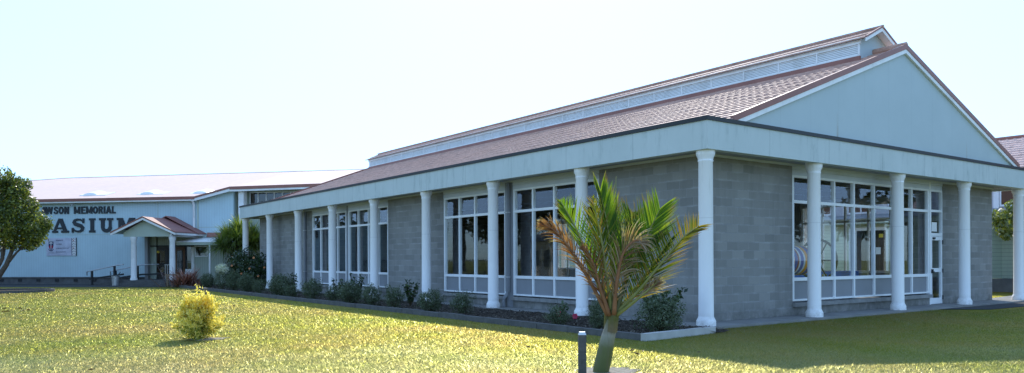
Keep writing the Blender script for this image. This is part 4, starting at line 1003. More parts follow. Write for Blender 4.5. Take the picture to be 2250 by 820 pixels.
def shooty(label, n, h, spread, mat, name, cat, leaf=.11, per=26):
    t = thing(name, label, cat); b = B(); C = []; Nn = []
    for i in range(n):
        a = rng.uniform(0, 2*PI); tip = np.array([math.cos(a)*spread*rng.uniform(.3, 1), math.sin(a)*spread*rng.uniform(.3, 1), h*rng.uniform(.7, 1.0)])
        mid = tip*np.array([.4, .4, .5]); b.tube([(0, 0, -.02), tuple(mid), tuple(tip)], [.014, .01, .004], 5)
        for q in np.linspace(.3, 1.02, per):
            p = (1-q)**2*0+2*q*(1-q)*mid+q*q*tip; C.append(p+rng.normal(0, .035, 3)); 
    C = np.array(C); V, F = leaf_quads(C, leaf, leaf*.6, None, .1); link('foliage', mesh_np('foliage', V, [F]), mat, t)
    b.build('stem', M_stem, t); return t
shooty('thin upright glossy plant beside the seventh column from the building corner', 4, 1.12, .2, M_gloss, 'glossy_shrub', 'shrub').location = (-1.75, 19.4, .05)
shooty('leafy glossy shoots rising behind the small shrub left of the sixth column from the corner', 4, .80, .22, M_gloss, 'glossy_shrub', 'shrub').location = (-2.0, 14.4, .05)
shooty('leafy glossy shoots rising behind the dense round shrub by the sixth column from the corner', 6, 1.02, .32, M_gloss, 'glossy_shrub', 'shrub').location = (-1.9, 13.1, .05)
shooty('dark glossy twin-topped shrub in front of the block wall left of the fourth column', 9, .82, .36, M_gloss, 'glossy_shrub', 'shrub').location = (-1.7, 9.8, .05)
t = shooty('small pink-flowered hibiscus at the foot of the second column from the building corner', 5, .48, .28, M_gloss, 'hibiscus', 'hibiscus', .1, 14); t.location = (-1.75, 2.75, .05)
def flowers(t, pts, r, mat):
    for p in pts:
        V = []; F = []
        for i in range(6):
            a = i*PI/3; nrm = np.array([-.62, -.7, .3]); e1 = np.array([.75, -.66, 0]); e2 = np.cross(nrm, e1)
            d = e1*math.cos(a)+e2*math.sin(a); s = e1*math.cos(a+PI/2)+e2*math.sin(a+PI/2)
            V += [np.array(p), np.array(p)+d*r*.6+s*r*.4+nrm*r*.2, np.array(p)+d*r, np.array(p)+d*r*.6-s*r*.4+nrm*r*.2]; F.append([4*i, 4*i+1, 4*i+2, 4*i+3])
        link('flower', mesh_np('flower', V, [F]), mat, t)
flowers(t, [(-.18, -.22, .20), (.12, -.42, .14)], .075, M_pink)
t = shooty('glossy hibiscus with leafy stems behind the corner shrub', 12, .88, .62, M_gloss, 'hibiscus', 'hibiscus', .12, 22); t.location = (-1.35, -.05, .05)
hb = make_shrub('large dark hibiscus with orange flowers at the far columns', 'hibiscus', 5200, .95, 1.9, M_gloss, .13, .075, .34, 'hibiscus'); hb.location = (-.55, 29.3, .05)
flowers(hb, [(-.9, -.35, 1.15), (-.55, -.75, .75), (.0, -1.0, 1.55), (.55, -.95, 1.05), (.2, -1.05, .62), (-.75, -.6, .35), (-.2, -.95, 1.0)], .065, M_orange)

# strap-leaf plants
def strap(base, d0, L, w, droop, seg=5):
    """one long narrow blade as a strip; returns verts, quads"""
    d = np.array(d0, float); d /= np.linalg.norm(d); p = np.array(base, float); V = []; side = np.cross(d, [0, 0, 1.0]); 
    if np.linalg.norm(side) < .05: side = np.array([1., 0, 0])
    side /= np.linalg.norm(side)
    for i in range(seg+1):
        ww = w*(1-(i/seg)**1.6)*(.6+.4*min(1, i/1.5)); V += [p-side*ww/2, p+side*ww/2]
        p = p+d*L/seg; d = d+np.array([0, 0, -droop/seg*(1+i*.5)]); d /= np.linalg.norm(d)
    F = [[2*i, 2*i+1, 2*i+3, 2*i+2] for i in range(seg)]
    return V, F
def straps(name, mat, parent, specs):
    V = []; F = []
    for sp in specs:
        v, f = strap(*sp); k = len(V); V += v; F += [[k+q for q in r] for r in f]
    return link(name, mesh_np(name, np.array(V), [np.array(F)]), mat, parent)
cb = thing('cabbage_tree', 'bushy round cabbage tree of spiky green leaves behind the farthest column', 'tree', (.3, 33.5, 0))
specs = []
for hx, hy, hz in ((0, 0, 2.3), (-.5, .25, 1.85), (.55, -.3, 1.9), (.15, .55, 2.0), (-.3, -.6, 1.75), (.75, .3, 1.6), (-.85, -.1, 1.4), (.35, -.8, 1.45)):
    for i in range(560):
        d = rng.normal(size=3); d[2] = abs(d[2])*.9-.25+.35*rng.random(); specs.append(((hx*1.1, hy*1.1, hz+.75), d, rng.uniform(.9, 1.45), .055, rng.uniform(.25, 1.0)))
straps('foliage', M_cord, cb, specs)
specs = []
for i in range(420):
    a = rng.uniform(0, 2*PI); r = rng.uniform(.1, .75); specs.append(((r*math.cos(a), r*math.sin(a), rng.uniform(1.2, 2.7)), (math.cos(a)*.4, math.sin(a)*.4, -.7), rng.uniform(.5, .95), .045, .6))
straps('dead_skirt', M_cordd, cb, specs)
b = B()
for a, l in ((0, .3), (2.1, .6), (4.2, .5)): b.tube([(0, 0, -.05), (l*.3*math.cos(a), l*.3*math.sin(a), .8), (l*math.cos(a), l*math.sin(a), 1.9)], [.2, .15, .1], 8)
b.build('trunk', M_bark, cb)
fx = thing('bronze_flax', 'bronze flax clump of stiff strap leaves between the porch and the shrubs', 'flax', (-2.55, 34.0, 0))
specs = []
for i in range(330):
    a = rng.uniform(0, 2*PI); e = rng.uniform(.35, 1.9); specs.append(((rng.normal(0, .28), rng.normal(0, .28), 0), (math.cos(a), math.sin(a), e), rng.uniform(.9, 1.75), .06, rng.uniform(.2, 1.1)))
straps('foliage', M_flax, fx, specs)
fx2 = thing('bronze_flax', 'smaller reddish flax beside the first grey-green shrub', 'flax', (-1.95, 32.6, 0))
straps('foliage', M_flax, fx2, [((rng.normal(0, .12), rng.normal(0, .12), 0), (math.cos(a), math.sin(a), e), rng.uniform(.5, 1.0), .045, rng.uniform(.3, 1.0)) for a, e in zip(rng.uniform(0, 2*PI, 110), rng.uniform(.2, 1.3, 110))])

# golden conifer on the lawn
gc = thing('golden_conifer', 'young golden yellow conifer standing alone on the sunlit lawn', 'conifer', (-9.15, 4.36, 0))
C = []; CI = []
for i in range(74):                                  # upswept plumes of scale leaves
    t = i/73; a = i*2.39996+rng.normal(0, .3); z0 = .03+.60*t
    ln = (.52-.20*t)*rng.uniform(.45, 1.25); up = rng.uniform(.15, .85)+.6*t
    d = np.array([math.cos(a), math.sin(a), up]); d /= np.linalg.norm(d)
    k = int(190*ln/.35)
    for j in range(k):
        u = rng.random()**.7; p = np.array([0, 0, z0])+d*ln*u+rng.normal(0, .022+.026*math.sin(PI*u), 3)
        p[2] = max(p[2], .015)
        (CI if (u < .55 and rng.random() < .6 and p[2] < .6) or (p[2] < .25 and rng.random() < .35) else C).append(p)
for (l, z1, q0, r) in ((.03, .99, .60, .035), (-.12, .80, .5, .04), (.15, .84, .5, .04), (-.27, .66, .4, .04), (.27, .70, .4, .035)):
    p1 = np.array(RGT)*l; p1[2] = z1; p0_ = np.array(RGT)*l*.4; p0_[2] = q0
    for j in range(110): C.append(p0_+(p1-p0_)*rng.random()+rng.normal(0, r, 3))
V, F = leaf_quads(np.array(C), .05, .024, None, .6); link('foliage', mesh_np('foliage', V, [F]), M_cone, gc)
V, F = leaf_quads(np.array(CI), .05, .024, None, .4); link('inner_foliage', mesh_np('inner_foliage', V, [F]), leaf_mat('green_conifer_leaf', [(.12, .16, .02), (.24, .28, .04), (.42, .42, .08)], .45, .5, .2), gc)  # greener leaves near the stem and low down
b = B(); b.tube([(0, 0, -.03), (.01, 0, .4), (.02, 0, .85)], [.028, .02, .007], 7)
for i in range(26):
    a = i*2.4; z = .08+.026*i; b.tube([(0, 0, z), (.26*math.cos(a), .26*math.sin(a), z+.14)], [.008, .003], 5)
b.build('trunk', M_stem, gc)
def disc(name, c, r, mat, z, seed):
    q = np.random.default_rng(seed); b = B(); b.poly([(c[0]+r*(1+.22*q.normal())*math.cos(t), c[1]+r*(1+.22*q.normal())*math.sin(t), z) for t in np.linspace(0, 2*PI, 28)[:-1]]); return struct(b.build(name, mat))
disc('bare_soil', (-8.98, 4.25), .30, M_sand, .006, 3)

# the young palm ---------------------------------------------------
PB = CAM+RGT*1.147+FWD*9.85; PB.z = 0
palm = thing('young_palm', 'young palm with upright green and brown feathery fronds on the near lawn', 'palm', PB)
def pw(px, py, dd=0.0):
    """palm drawing board: photo columns/rows -> metres in the palm's own upright plane (dd = metres away from the viewer)"""
    return np.array(RGT)*((px-1320)/1674*9.85)+np.array([0, 0, 1.0])*((571-py)/1674*9.85+1.4616)+np.array(FWD)*dd
def cr(pts, n):
    P_ = [np.array(p, float) for p in pts]; P_ = [2*P_[0]-P_[1]]+P_+[2*P_[-1]-P_[-2]]; out = []
    m = len(P_)-3
    for k in range(n+1):
        u = k/n*m; i = min(int(u), m-1); t = u-i; a, b_, c, d = P_[i:i+4]
        out.append(.5*((2*b_)+(-a+c)*t+(2*a-5*b_+4*c-d)*t*t+(-a+3*b_-3*c+d)*t**3))
    return np.array(out)
def palm_leaf(n, cols, tip=(.16, .10, .06)):
    m, nt, out = new_mat(n); q = N(nt); g = q.add('ShaderNodeNewGeometry')
    c = q.ramp(g.outputs['Random Per Island'], [(i/(len(cols)-1), c_) for i, c_ in enumerate(cols)])
    at = q.add('ShaderNodeAttribute', attribute_name='tip'); f = q.ramp(at.outputs['Fac'], [(.55, (0, 0, 0)), (.95, (1, 1, 1))])
    ns = q.noise(q.obj(), 6, 3)
    c = q.mix(q.math('MULTIPLY', f, q.ramp(ns, [(.4, (0, 0, 0)), (.6, (1, 1, 1))])), c, c4(tip))
    bs = q.bsdf(c, .45, None, .2); t = q.add('ShaderNodeBsdfTranslucent'); q.link(q.mix(1., c, (1.9, 1.9, .6, 1), 'MULTIPLY'), t.inputs[0])
    mx = q.add('ShaderNodeMixShader'); mx.inputs[0].default_value = .45; q.link(bs, mx.inputs[1]); q.link(t.outputs[0], mx.inputs[2]); q.link(mx.outputs[0], out.inputs[0]); return m
M_pg = palm_leaf('palm_green', [(.04, .095, .01), (.10, .18, .015), (.22, .28, .025)])
M_pd = palm_leaf('palm_dark_green', [(.02, .05, .008), (.04, .085, .012), (.10, .13, .02)])
M_py = palm_leaf('palm_olive', [(.05, .075, .012), (.14, .15, .02), (.20, .11, .035)], (.20, .12, .08))
M_pb = palm_leaf('palm_dead_brown', [(.10, .042, .022), (.19, .085, .045), (.28, .17, .11)], (.36, .30, .26))
M_ptan = palm_leaf('palm_dead_tan', [(.15, .085, .05), (.26, .18, .12), (.38, .31, .26)], (.42, .38, .36))
M_rach = paint('palm_leaf_stalk', (.22, .22, .06), .5, .2, 8, .4)
M_rachb = paint('palm_dead_stalk', (.24, .11, .05), .6, .25, 8, .3)
def frond(label, ctrl, mat, rmat, nl, ln, la, lb, droop=.3, w=.016, start=.28, jit=.08, dz=0.0, r0=.029, prof=None):
    """feather frond: rachis through ctrl points, leaflets on both sides. la / lb: (vector weight along rachis, across) for either side; None = no leaflets"""
    P_ = cr(ctrl, 40); T = np.gradient(P_, axis=0); T /= np.linalg.norm(T, axis=1)[:, None]
    b = B(); b.tube([tuple(p) for p in P_[::2]], list(np.linspace(r0, .004, len(P_[::2]))), 6)
    o = b.build('frond', rmat, palm, True); o['label'] = label
    V = []; F = []; A = []
    nv = np.array(FWD)
    for i in range(nl):
        u = start+(1-start)*i/(nl-1); k = u*40; i0 = min(int(k), 39); p = P_[i0]+(P_[i0+1]-P_[i0])*(k-i0); t = T[i0]
        side = np.cross(t, nv); side /= np.linalg.norm(side)
        pr = (math.sin(PI*min(1, (u-start)/(1-start)*.80+.18))**.7) if prof is None else prof((u-start)/(1-start))
        for s, sp in ((1, la), (-1, lb)):
            if sp is None: continue
            d = t*sp[0]+side*s*sp[1]+nv*(sp[2] if len(sp) > 2 else 0)+rng.normal(0, jit, 3); d /= np.linalg.norm(d)
            L = ln*pr*rng.uniform(.85, 1.1); q = p.copy(); seg = 5; base = len(V)
            wdir = np.cross(d, nv*.8+rng.normal(0, .45, 3)); wdir /= np.linalg.norm(wdir)
            for j in range(seg+1):
                ww = w*(.55+.45*math.sin(PI*min(1, j/seg*.9+.12)))*(1-(j/seg)**3*.9)
                V += [q-wdir*ww/2, q+wdir*ww/2]; A += [j/seg, j/seg]
                q = q+d*L/seg; d = d+np.array([0, 0, -droop/seg*(.4+j*.45)]); d /= np.linalg.norm(d)
            F += [[base+2*j, base+2*j+1, base+2*j+3, base+2*j+2] for j in range(seg)]
    me = mesh_np('leaflets', np.array(V), [np.array(F)]); at = me.attributes.new('tip', 'FLOAT', 'POINT'); at.data.foreach_set('value', np.array(A, np.float32))
    link('leaflets', me, mat, o); return o
P0 = (1345, 700)
# behind
frond('dark green frond at the back of the palm', [pw(1345, 690, .03), pw(1365, 600, .2), pw(1385, 520, .35), pw(1400, 470, .45)], M_pd, M_rach, 34, .62, (.85, .5), (.85, .5), .15, .02)
frond('dark green frond filling the middle of the palm', [pw(1348, 690, .03), pw(1380, 610, .1), pw(1405, 540, .15), pw(1412, 480, .2)], M_pd, M_rach, 34, .55, (.8, .6), (.8, .6), .25, .02)
frond('dark green frond behind the left fronds', [pw(1340, 690, .03), pw(1325, 600, .15), pw(1318, 520, .25), pw(1330, 450, .3)], M_pd, M_rach, 34, .5, (.85, .5), (.85, .45), .2, .02)
# tallest green fan
frond('tallest bright green frond with its leaflets fanned to the right', [pw(1345, 690, 0), pw(1346, 590, .05), pw(1337, 500, .08), pw(1322, 425, .1)], M_pg, M_rach, 44, .64, (.95, .10), (.93, .42), .02, .028, .25, .012, prof=lambda q: (1.08-.58*q) if q > .12 else .6+3*q)
# right bright fan
frond('bright yellow-green fan frond at the right', [pw(1350, 690, 0), pw(1385, 590, .02), pw(1420, 525, .05), pw(1452, 462, .06)], M_pg, M_rach, 46, .78, (.80, .62), (.90, .42), .02, .026, .25, .012, prof=lambda q: (1.0-.60*q) if q > .12 else .6+3*q)
# right lower frond
frond('long olive frond leaning far to the right with brown tips', [pw(1350, 692, -.03), pw(1400, 640, -.1), pw(1440, 590, -.15), pw(1490, 528, -.22), pw(1524, 502, -.25)], M_py, M_rach, 46, .62, (.55, .85), (.85, .35), .22, .017, .12, .06, prof=lambda q: max(.3, 1.0-.72*q))
frond('dark inner half of the right-hand frond', [pw(1352, 692, .0), pw(1398, 632, -.02), pw(1438, 575, -.04), pw(1470, 530, -.06)], M_pd, M_rach, 38, .5, (.5, .85), (.9, .2), .06, .018, .12, .03, prof=lambda q: max(.3, 1.0-.6*q))
frond('short tan frond drooping low on the right', [pw(1352, 694, -.05), pw(1388, 664, -.15), pw(1415, 640, -.2), pw(1440, 618, -.22)], M_ptan, M_rach, 26, .24, (.9, .35), (.9, .3), .55, .015, .45, .14)
# left green fronds
frond('green frond leaning left with brown-tipped leaflets', [pw(1338, 692, -.02), pw(1300, 590, -.05), pw(1268, 510, -.08), pw(1232, 446, -.1)], M_pg, M_rach, 38, .42, (.9, .22), (.78, .55), .12, .018, .2, .05)
frond('olive brown frond left of the tallest frond', [pw(1342, 692, -.04), pw(1330, 600, -.1), pw(1318, 520, -.12), pw(1300, 440, -.15)], M_py, M_rach, 36, .40, (.92, .3), (.85, .45), .3, .018, .15, .09)
0 and frond('olive frond low in the left of the crown', [pw(1338, 694, -.05), pw(1305, 620, -.1), pw(1285, 570, -.15), pw(1290, 510, -.2)], M_py, M_rach, 44, .42, (.9, .3), (.85, .45), .35, .017, .15, .1)
# dead fronds
frond('dead brown frond stretching to the far left', [pw(1334, 694, -.05), pw(1296, 622, -.1), pw(1256, 556, -.16), pw(1220, 512, -.2), pw(1186, 492, -.22)], M_pb, M_rachb, 56, .30, (.85, .30), (.92, .38), .75, .016, .22, .16)
frond('dead tan frond curling over the middle of the crown', [pw(1346, 692, -.12), pw(1350, 620, -.22), pw(1362, 560, -.28), pw(1385, 532, -.32), pw(1404, 536, -.34)], M_ptan, M_rachb, 46, .40, (.80, .35), (.75, .55), 1.15, .017, .08, .13)
0 and frond('dead brown frond standing in the middle of the crown', [pw(1343, 692, -.1), pw(1340, 620, -.18), pw(1338, 560, -.22), pw(1345, 520, -.25)], M_pb, M_rachb, 60, .36, (.9, .3), (.85, .4), .5, .017, .1, .13)
frond('dead brown frond hanging in the left of the crown', [pw(1338, 694, -.08), pw(1315, 630, -.14), pw(1300, 580, -.2), pw(1278, 545, -.24)], M_pb, M_rachb, 30, .34, (.85, .35), (.85, .4), .8, .016, .12, .15)
frond('unopened spear leaf rising from the centre', [pw(1345, 690, .05), pw(1352, 560, .12), pw(1358, 430, .2), pw(1360, 385, .24)], M_py, M_rach, 4, .03, (1, .05), (1, .05), 0, .01, .9, .01, r0=.018)
# trunk: bulging green crownshaft on a short base
tp = [pw(1318, 846), pw(1320, 815), pw(1328, 780), pw(1335, 745), pw(1341, 722), pw(1344, 705)]
def trunk_mat():
    m, nt, out = new_mat('palm_crownshaft'); q = N(nt); v = q.obj(); x, y, z = q.sep(v)
    c = q.ramp(q.math('ADD', z, q.math('MULTIPLY', q.noise(v, 9, 4), .12)), [(.08, (.08, .095, .022)), (.38, (.11, .12, .032)), (.54, (.27, .25, .19)), (.62, (.22, .18, .12)), (.74, (.10, .10, .025))])
    n2 = q.noise(q.comb(q.math('MULTIPLY', x, 30.), q.math('MULTIPLY', y, 30.), q.math('MULTIPLY', z, 3.)), 1., 4)
    c = q.mix(q.ramp(n2, [(.5, (0, 0, 0)), (.75, (.5, .5, .5))]), c, (.12, .10, .06, 1))
    q.link(q.bsdf(c, .5, None, .4), out.inputs[0]); return m
M_crown = trunk_mat()
B().tube([tuple(p) for p in cr(tp, 18)], list(np.interp(np.linspace(0, 1, 19), [0, .2, .4, .6, .8, 1], [.095, .106, .103, .09, .08, .068])), 18).build('trunk', M_crown, palm, True)
for i, (a, e) in enumerate(((-1, .03), (1, -.02), (.2, -.05))):
    b = B(); b.tube([tuple(pw(1341+4*a, 730, e)), tuple(pw(1344+8*a, 690, e)), tuple(pw(1345+17*a, 655, e)), tuple(pw(1345+26*a, 620, e))], [.06, .05, .034, .016], 10); b.build('leaf_sheath', M_crown, palm, True)
disc('bare_soil', (PB.x+.08, PB.y), .42, M_sand, .006, 11)
bo = CAM+RGT*((1278.5-1125)/1674*9.2)+FWD*9.2
bl = thing('bollard', 'square grey-brown timber bollard with pale top beside the palm', 'bollard', (bo.x, bo.y, 0), -YAW)
b = B(); b.prism([(-.047, -.047, -.05), (.047, -.047, -.05), (.047, .047, -.05), (-.047, .047, -.05)], (0, 0, .60)); b.build('post', M_post, bl)
b = B(); q = [(-.047, -.047), (.047, -.047), (.047, .047), (-.047, .047)]
b.addv([(x, y, .5505) for x, y in q]+[(x*.72, y*.72, .585) for x, y in q]); b.f += [(0, 1, 5, 4), (1, 2, 6, 5), (2, 3, 7, 6), (3, 0, 4, 7), (4, 5, 6, 7)]; b.build('cap', M_steel, bl)
wp = thing('timber_post', 'short weathered timber post in the lawn behind the golden conifer', 'post', (-4.96, 20.2, 0), .3)
b = B(); b.box(-.055, .055, -.055, .055, -.05, .40); b.build('post', M_wood, wp); b = B(); b.box(-.056, .056, -.056, .056, .401, .405); b.build('cut_top', M_steel, wp)

# broad-leaved tree at the left -----------------------------------
def big_tree(name, label, loc, trunks, lumps, n, leaf, mat, group=None, crown_part='crown'):
    t = thing(name, label, 'tree', loc, group=group); b = B()
    for pts, rads in trunks: b.tube(pts, rads, 9)
    b.build('trunk', M_bark, t, True)
    w = np.array([l[3]**2 for l in lumps]); w = w/w.sum(); C = []; D = []
    for (x, y, z, r), k in zip(lumps, (w*n).astype(int)):
        c, d = ball_pts(k, (r, r, r*.85), (x, y, z), .45); C.append(c+rng.normal(0, r*.07, c.shape)); D.append(d)
    C = np.concatenate(C); D = np.concatenate(D); V, F = leaf_quads(C, leaf, leaf*.55, D, .2); link(crown_part, mesh_np(crown_part, V, [F]), mat, t); return t
TL = Vector((-11.3, 34.3, 0))
lumps = []
q = np.random.default_rng(21)
R3 = np.array(RGT); F3 = np.array(FWD)
for (l, z, r, f) in [(0, 4.3, 1.1, 0), (.9, 4.4, .9, .3), (1.5, 3.9, .85, -.2), (2.1, 3.3, .75, 0), (1.7, 2.75, .7, .4), (2.3, 2.85, .55, -.4), (.9, 3.3, .95, -.6), (.2, 5.1, .75, 0), (.9, 5.15, .55, .2), (1.45, 4.75, .5, -.3), (-1.0, 4.4, 1.1, .2), (-1.6, 3.6, 1.0, -.2), (-.5, 3.2, 1.0, .4), (1.1, 2.5, .6, -.2), (.2, 2.6, .6, .5), (-1.0, 2.6, .7, 0), (2.6, 3.2, .35, 0), (1.8, 4.2, .45, .1), (.6, 5.55, .6, -.2), (1.3, 5.2, .5, .2), (-.4, 5.6, .6, 0), (-.4, 5.3, .6, 0), (2.05, 2.35, .4, -.2), (1.5, 2.25, .38, .3)]:
    p = R3*l+F3*f; lumps.append((p[0], p[1], z, r))
def tp_(l, z, f=0): p = R3*l+F3*f; return (p[0], p[1], z)
big_tree('broadleaf_tree', 'dense dark green rounded tree with leaning trunks at the left of the lawn', TL,
    [([tp_(-.2, -.1), tp_(.15, .5), tp_(.7, 1.3), tp_(1.05, 2.2), tp_(1.3, 3.2)], [.16, .14, .11, .08, .05]), ([tp_(-.3, -.1), tp_(.0, .7), tp_(.5, 1.6), tp_(.55, 2.6), tp_(.4, 3.6)], [.14, .12, .09, .07, .04]),
     ([tp_(.7, 1.3), tp_(1.2, 1.9), tp_(1.8, 2.4)], [.07, .05, .03]), ([tp_(-.35, -.1), tp_(-.2, 1.0), tp_(-.1, 2.0), tp_(-.3, 3.2)], [.12, .09, .07, .04]), ([tp_(.0, .7), tp_(.1, 1.5), tp_(.6, 2.3)], [.05, .04, .03]), ([tp_(-.3, .9), tp_(.25, 1.25), tp_(.6, 1.75), tp_(.7, 2.4)], [.035, .03, .025, .02]), ([tp_(-.4, 0), tp_(-.9, 1.2), tp_(-1.2, 2.6)], [.1, .08, .05])],
    lumps, 21000, .15, M_tree)
tb = thing('tree_bed_kerb', 'low concrete kerb around the bed of the left-hand tree', 'kerb', (TL.x+.2, TL.y-1.5, 0))
b = B()
for i in range(20):
    a0, a1 = 2*PI*i/20, 2*PI*(i+.97)/20
    b.prism([(2.3*math.cos(a0), 1.9*math.sin(a0), -.05), (2.3*math.cos(a1), 1.9*math.sin(a1), -.05), (2.16*math.cos(a1), 1.76*math.sin(a1), -.05), (2.16*math.cos(a0), 1.76*math.sin(a0), -.05)], (0, 0, .17))
b.build('kerb_run', M_kerb, tb)
b = B(); b.poly([(2.16*math.cos(t), 1.76*math.sin(t), .05) for t in np.linspace(0, 2*PI, 33)[:-1]]); b.build('bed_soil', M_mulch, tb)
# tree behind the right-hand columns
q3 = [(0, 0, 2.7, .5), (.35, -.35, 3.1, .5), (-.25, .2, 3.0, .35), (.5, -.5, 2.5, .45), (-.1, .05, 2.35, .3), (.9, -.8, 2.9, .5), (.2, -.1, 3.35, .3)]
big_tree('leafy_tree', 'pale-leaved small tree behind the last column on the right', (18.65, 1.35, 0), [([(0.9, -.8, -.1), (.75, -.65, 1.2), (.3, -.25, 2.2), (.1, -.1, 3.0)], [.09, .08, .05, .03]), ([(.75, -.65, 1.2), (.85, -.7, 2.6)], [.06, .03])], [(a, b_, c, r) for a, b_, c, r in q3], 1700, .17, leaf_mat('pale_tree_leaf', [(.08, .12, .03), (.16, .2, .05), (.26, .28, .10)], .35, .35, .6))
# hedge in front of the weatherboard plinth at the right
t = make_shrub('dark low shrub at the foot of the weatherboard wall on the right', n=2500, name='dark_shrub', mat=M_gloss, ln=.11, wd=.06); t.location = (22.2, .9, 0); t.scale = (1.2, 1.6, 2.2)

# trees, fence and house the windows reflect (they stand beyond the left edge and beyond the right edge of the view)
def mid_tree(name, label, loc, h, r, group):
    ls = [(q.normal()*r*.45, q.normal()*r*.45, h*(.45+.45*q.random()), r*q.uniform(.4, .65)) for _ in range(11)]
    return big_tree(name, label, loc, [([(0, 0, -.1), (.1, 0, h*.35), (0, .1, h*.75)], [.28, .22, .08])], ls, 5200, .42, M_back, group)
G2 = 'dark park trees beyond the gymnasium lawn'
p0 = mid_tree('park_tree', 'dark park tree beyond the gymnasium lawn', (-27, 47, 0), 9, 3.6, G2)
for i, (x, y, s) in enumerate([(-32, 53, 1.3), (-22, 60, 1.0), (-38, 70, 1.5), (-27, 80, 1.4), (-17, 72, 1.1), (-43, 50, 1.3), (-34, 98, 1.7), (-22, 104, 1.7), (-48, 62, 1.5), (-24, 42, .9), (-21, 36, .8)]):
    dup(p0, (x, y, 0), i*1.3, 'dark park tree beyond the gymnasium lawn', (s, s, s))
G3 = 'dark trees beyond the right-hand lawn'
p1 = mid_tree('garden_tree', 'dark garden tree beyond the right-hand lawn', (31, -12, 0), 8, 3.4, G3)
for i, (x, y, s) in enumerate([(37, -15, 1.2), (44, -19, 1.4), (36, -22, 1.1), (49, -12, 1.2)]):
    dup(p1, (x, y, 0), i*1.7, 'dark garden tree beyond the right-hand lawn', (s, s, s))
fe = thing('iron_fence', 'black iron railing fence beyond the gymnasium lawn', 'fence', (-16.8, 30, 0))
b = B(); b.box(-.02, .02, -8, 60, 1.35, 1.40); b.box(-.02, .02, -8, 60, .2, .25); b.build('fence_rail', M_black, fe)
b = B()
for i in range(360): y = -8+i*.19; b.box(-.01, .01, y-.01, y+.01, .05, 1.5)
b.build('fence_bars', M_black, fe)
ho = thing('white_house', 'white house with hipped grey roof beyond the iron fence', 'house', (-30, 38, 0), .4)
b = B(); b.box(-4, 4, -6, 6, 0, 3); b.build('wall', M_white, ho)
b = B(); b.addv([(-4.5, -6.5, 3), (4.5, -6.5, 3), (4.5, 6.5, 3), (-4.5, 6.5, 3), (0, -2.5, 5), (0, 2.5, 5)]); b.f += [(0, 1, 4), (1, 2, 5, 4), (2, 3, 5), (3, 0, 4, 5)]; b.build('roof', M_pipe, ho)
for y in (-4, -1.5, 1.5, 4):
    b = B(); b.box(4.0, 4.05, y-.7, y+.7, .9, 2.2); b.build('window', M_black, ho)

# ------------------------------------------------------------------ fallen leaves
lf = []
for i, (x, y) in enumerate([(-11.56, 17.3), (-11.59, 15.5), (-11.2, 15.46), (-11.2, 17.0), (-11.07, 15.84), (-11.69, 15.6), (-9.03, 18.2), (-9.33, 14.9), (-10.68, 4.26), (-11.34, .85), (-9.19, 7.19), (-9.67, 7.58), (-9.47, 6.75), (-10.64, 3.55), (-8.32, 5.2), (-5.65, 14.1), (-6.26, 10.7), (-4.06, 13.4), (-4.69, .39), (-5.21, -.62), (-4.21, -2.02), (-4.48, -2.38), (-4.13, -2.16), (-4.82, 3.05), (-4.88, -3.21), (-3.58, -2.8)]):
    s = random.uniform(.035, .07)
    if i < 6: s = .09
    if i == 0:
        V = np.array([(-1, 0, .1), (-.3, -.42, .35), (.5, -.3, .3), (1, 0, .5), (.5, .34, .2), (-.3, .4, .45), (0, 0, 0)], float)
        o = link('fallen_leaf', mesh_np('fallen_leaf', V, [np.array([(0, 1, 6), (1, 2, 6), (2, 3, 6), (3, 4, 6), (4, 5, 6), (5, 0, 6)])]), M_dryleaf)
        tag(o, 'curled brown fallen leaf lying on the lawn', 'leaf', 'fallen leaves on the lawn'); f0 = o
    else: o = f0.copy(); COL.objects.link(o)
    o.location = (x, y, .022); o.scale = (s, s, s); o.rotation_euler = (random.uniform(-.2, .2), random.uniform(-.2, .2), random.uniform(0, 6))

# ------------------------------------------------------------------ grass
def in_bed(x, y):
    a = (x > -2.95) & (x < 17) & (y > -1.0-.05*(x+2.9)*0) & (y < 38)
    right = (x > -.6) & (y > -.36)
    return (a & (y > -.9+.12*(x+2.9)) & (x < -.5)) | right
Vs = []; Fs = []; base = 0
for (d0, d1, dens, hh, ww) in ((8.3, 11.5, 3200, .024, .0052), (11.5, 16, 1900, .025, .0066), (16, 24, 900, .027, .0095), (24, 42, 300, .028, .015)):
    hw = .92
    A = hw*(d1*d1-d0*d0); n = int(A*dens)
    D = np.sqrt(rng.uniform(d0*d0, d1*d1, n)); l = rng.uniform(-hw, hw, n)*D
    x = CAM.x+RGT.x*l+FWD.x*D; y = CAM.y+RGT.y*l+FWD.y*D
    keep = ~in_bed(x, y)
    gx = (x-G0.x)*GU.x+(y-G0.y)*GU.y; gy = (x-G0.x)*GV.x+(y-G0.y)*GV.y
    keep &= ~((gy > -5.2) & (gx < 3)); keep &= ~((gy > -6.5) & (gx < -11))
    keep &= ((x-PB.x-.08)**2+(y-PB.y)**2 > .40**2*rng.uniform(.5, 1.3, n)); keep &= ((x+8.98)**2+(y-4.25)**2 > .3**2*rng.uniform(.4, 1.3, n))
    keep &= ((x-TL.x-.2)/2.3)**2+((y-TL.y+1.5)/1.9)**2 > 1
    keep &= ~((x > 9.4) & (y > -1.5)); keep &= (x < 22.5)
    x, y = x[keep], y[keep]; n = len(x)
    a = rng.uniform(0, 2*PI, n); h = hh*rng.uniform(.5, 1.5, n); lean = rng.normal(0, .9, (n, 2))*h[:, None]
    wx = np.cos(a)*ww*.5; wy = np.sin(a)*ww*.5; z = np.zeros(n)
    V = np.stack([np.stack([x-wx, y-wy, z], 1), np.stack([x+wx, y+wy, z], 1), np.stack([x+lean[:, 0], y+lean[:, 1], h], 1)], 1).reshape(-1, 3)
    Vs.append(V); Fs.append(base+np.arange(3*n).reshape(n, 3)); base += 3*n
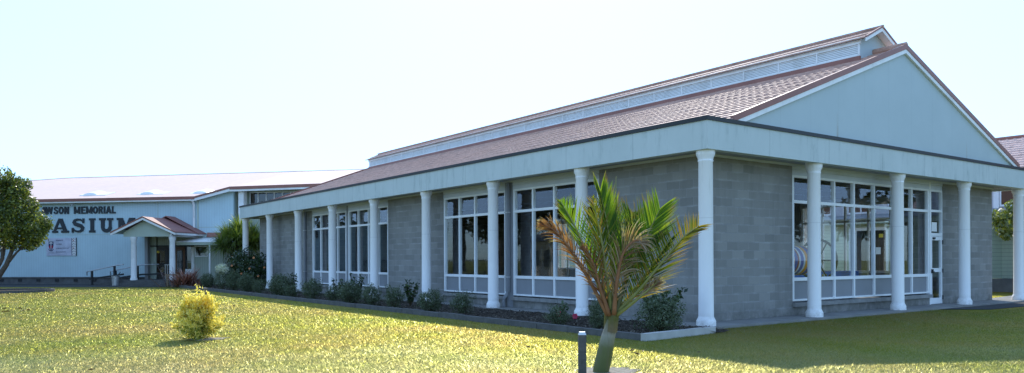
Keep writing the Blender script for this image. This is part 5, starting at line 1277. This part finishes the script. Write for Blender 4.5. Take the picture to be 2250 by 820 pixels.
o = link('grass', mesh_np('grass', np.concatenate(Vs), [np.concatenate(Fs)]), M_grass); o['kind'] = 'stuff'
print('grass blades', base//3)

# ------------------------------------------------------------------ light
SUN_EL = R_(37.6); AZ = math.atan2(.640, .768)         # azimuth from +Y towards +X
sd = Vector((math.sin(AZ)*math.cos(SUN_EL), math.cos(AZ)*math.cos(SUN_EL), math.sin(SUN_EL)))
L = bpy.data.lights.new('sun', 'SUN'); L.energy = 5.0; L.angle = R_(.53); L.color = (1, .95, .86)
so = bpy.data.objects.new('sun', L); COL.objects.link(so); so.rotation_euler = sd.to_track_quat('Z', 'Y').to_euler(); so.location = (20, 30, 40)
w = bpy.data.worlds.new('World'); scn.world = w; w.use_nodes = True; nt = w.node_tree; nt.nodes.clear()
sk = nt.nodes.new('ShaderNodeTexSky'); sk.sky_type = 'NISHITA'; sk.sun_disc = False; sk.sun_elevation = SUN_EL; sk.sun_rotation = AZ
sk.air_density = 1.0; sk.dust_density = 1.0; sk.ozone_density = 1.0
bg = nt.nodes.new('ShaderNodeBackground'); bg.inputs[1].default_value = .15
ou = nt.nodes.new('ShaderNodeOutputWorld'); # hazy sky: the glow round the sun is soft-shouldered, the clear side stays bright
wn = N(nt); sp = wn.add('ShaderNodeSeparateColor'); cb = wn.add('ShaderNodeCombineColor'); wn.link(sk.outputs[0], sp.inputs[0])
for i, (kq, mq) in enumerate(((4.4, 3.9), (4.9, 2.5), (5.2, 1.55))):
    wn.link(wn.math('DIVIDE', wn.math('MULTIPLY', sp.outputs[i], kq), wn.math('ADD', wn.math('MULTIPLY', sp.outputs[i], .15*mq), 1.0)), cb.inputs[i])
wn.link(cb.outputs[0], bg.inputs[0]); nt.links.new(bg.outputs[0], ou.inputs[0])
scn.view_settings.view_transform = 'Standard'; scn.view_settings.look = 'None'; scn.view_settings.exposure = 0; scn.view_settings.gamma = 1

# ------------------------------------------------------------------ camera
cd = bpy.data.cameras.new('camera'); co = bpy.data.objects.new('camera', cd); COL.objects.link(co); scn.camera = co
cd.sensor_fit = 'HORIZONTAL'; cd.sensor_width = 36; cd.lens = 1673.884/2250*36; cd.shift_y = (570.36-410)/2250; cd.clip_end = 2000; cd.clip_start = .05
co.matrix_world = Matrix.Translation(CAM) @ Matrix.Rotation(-YAW, 4, 'Z') @ Matrix.Rotation(PI/2, 4, 'X') @ Matrix.Rotation(-.003745, 4, 'Z')
scn.render.engine = 'CYCLES'
scn.cycles.max_bounces = 10; scn.cycles.transparent_max_bounces = 24
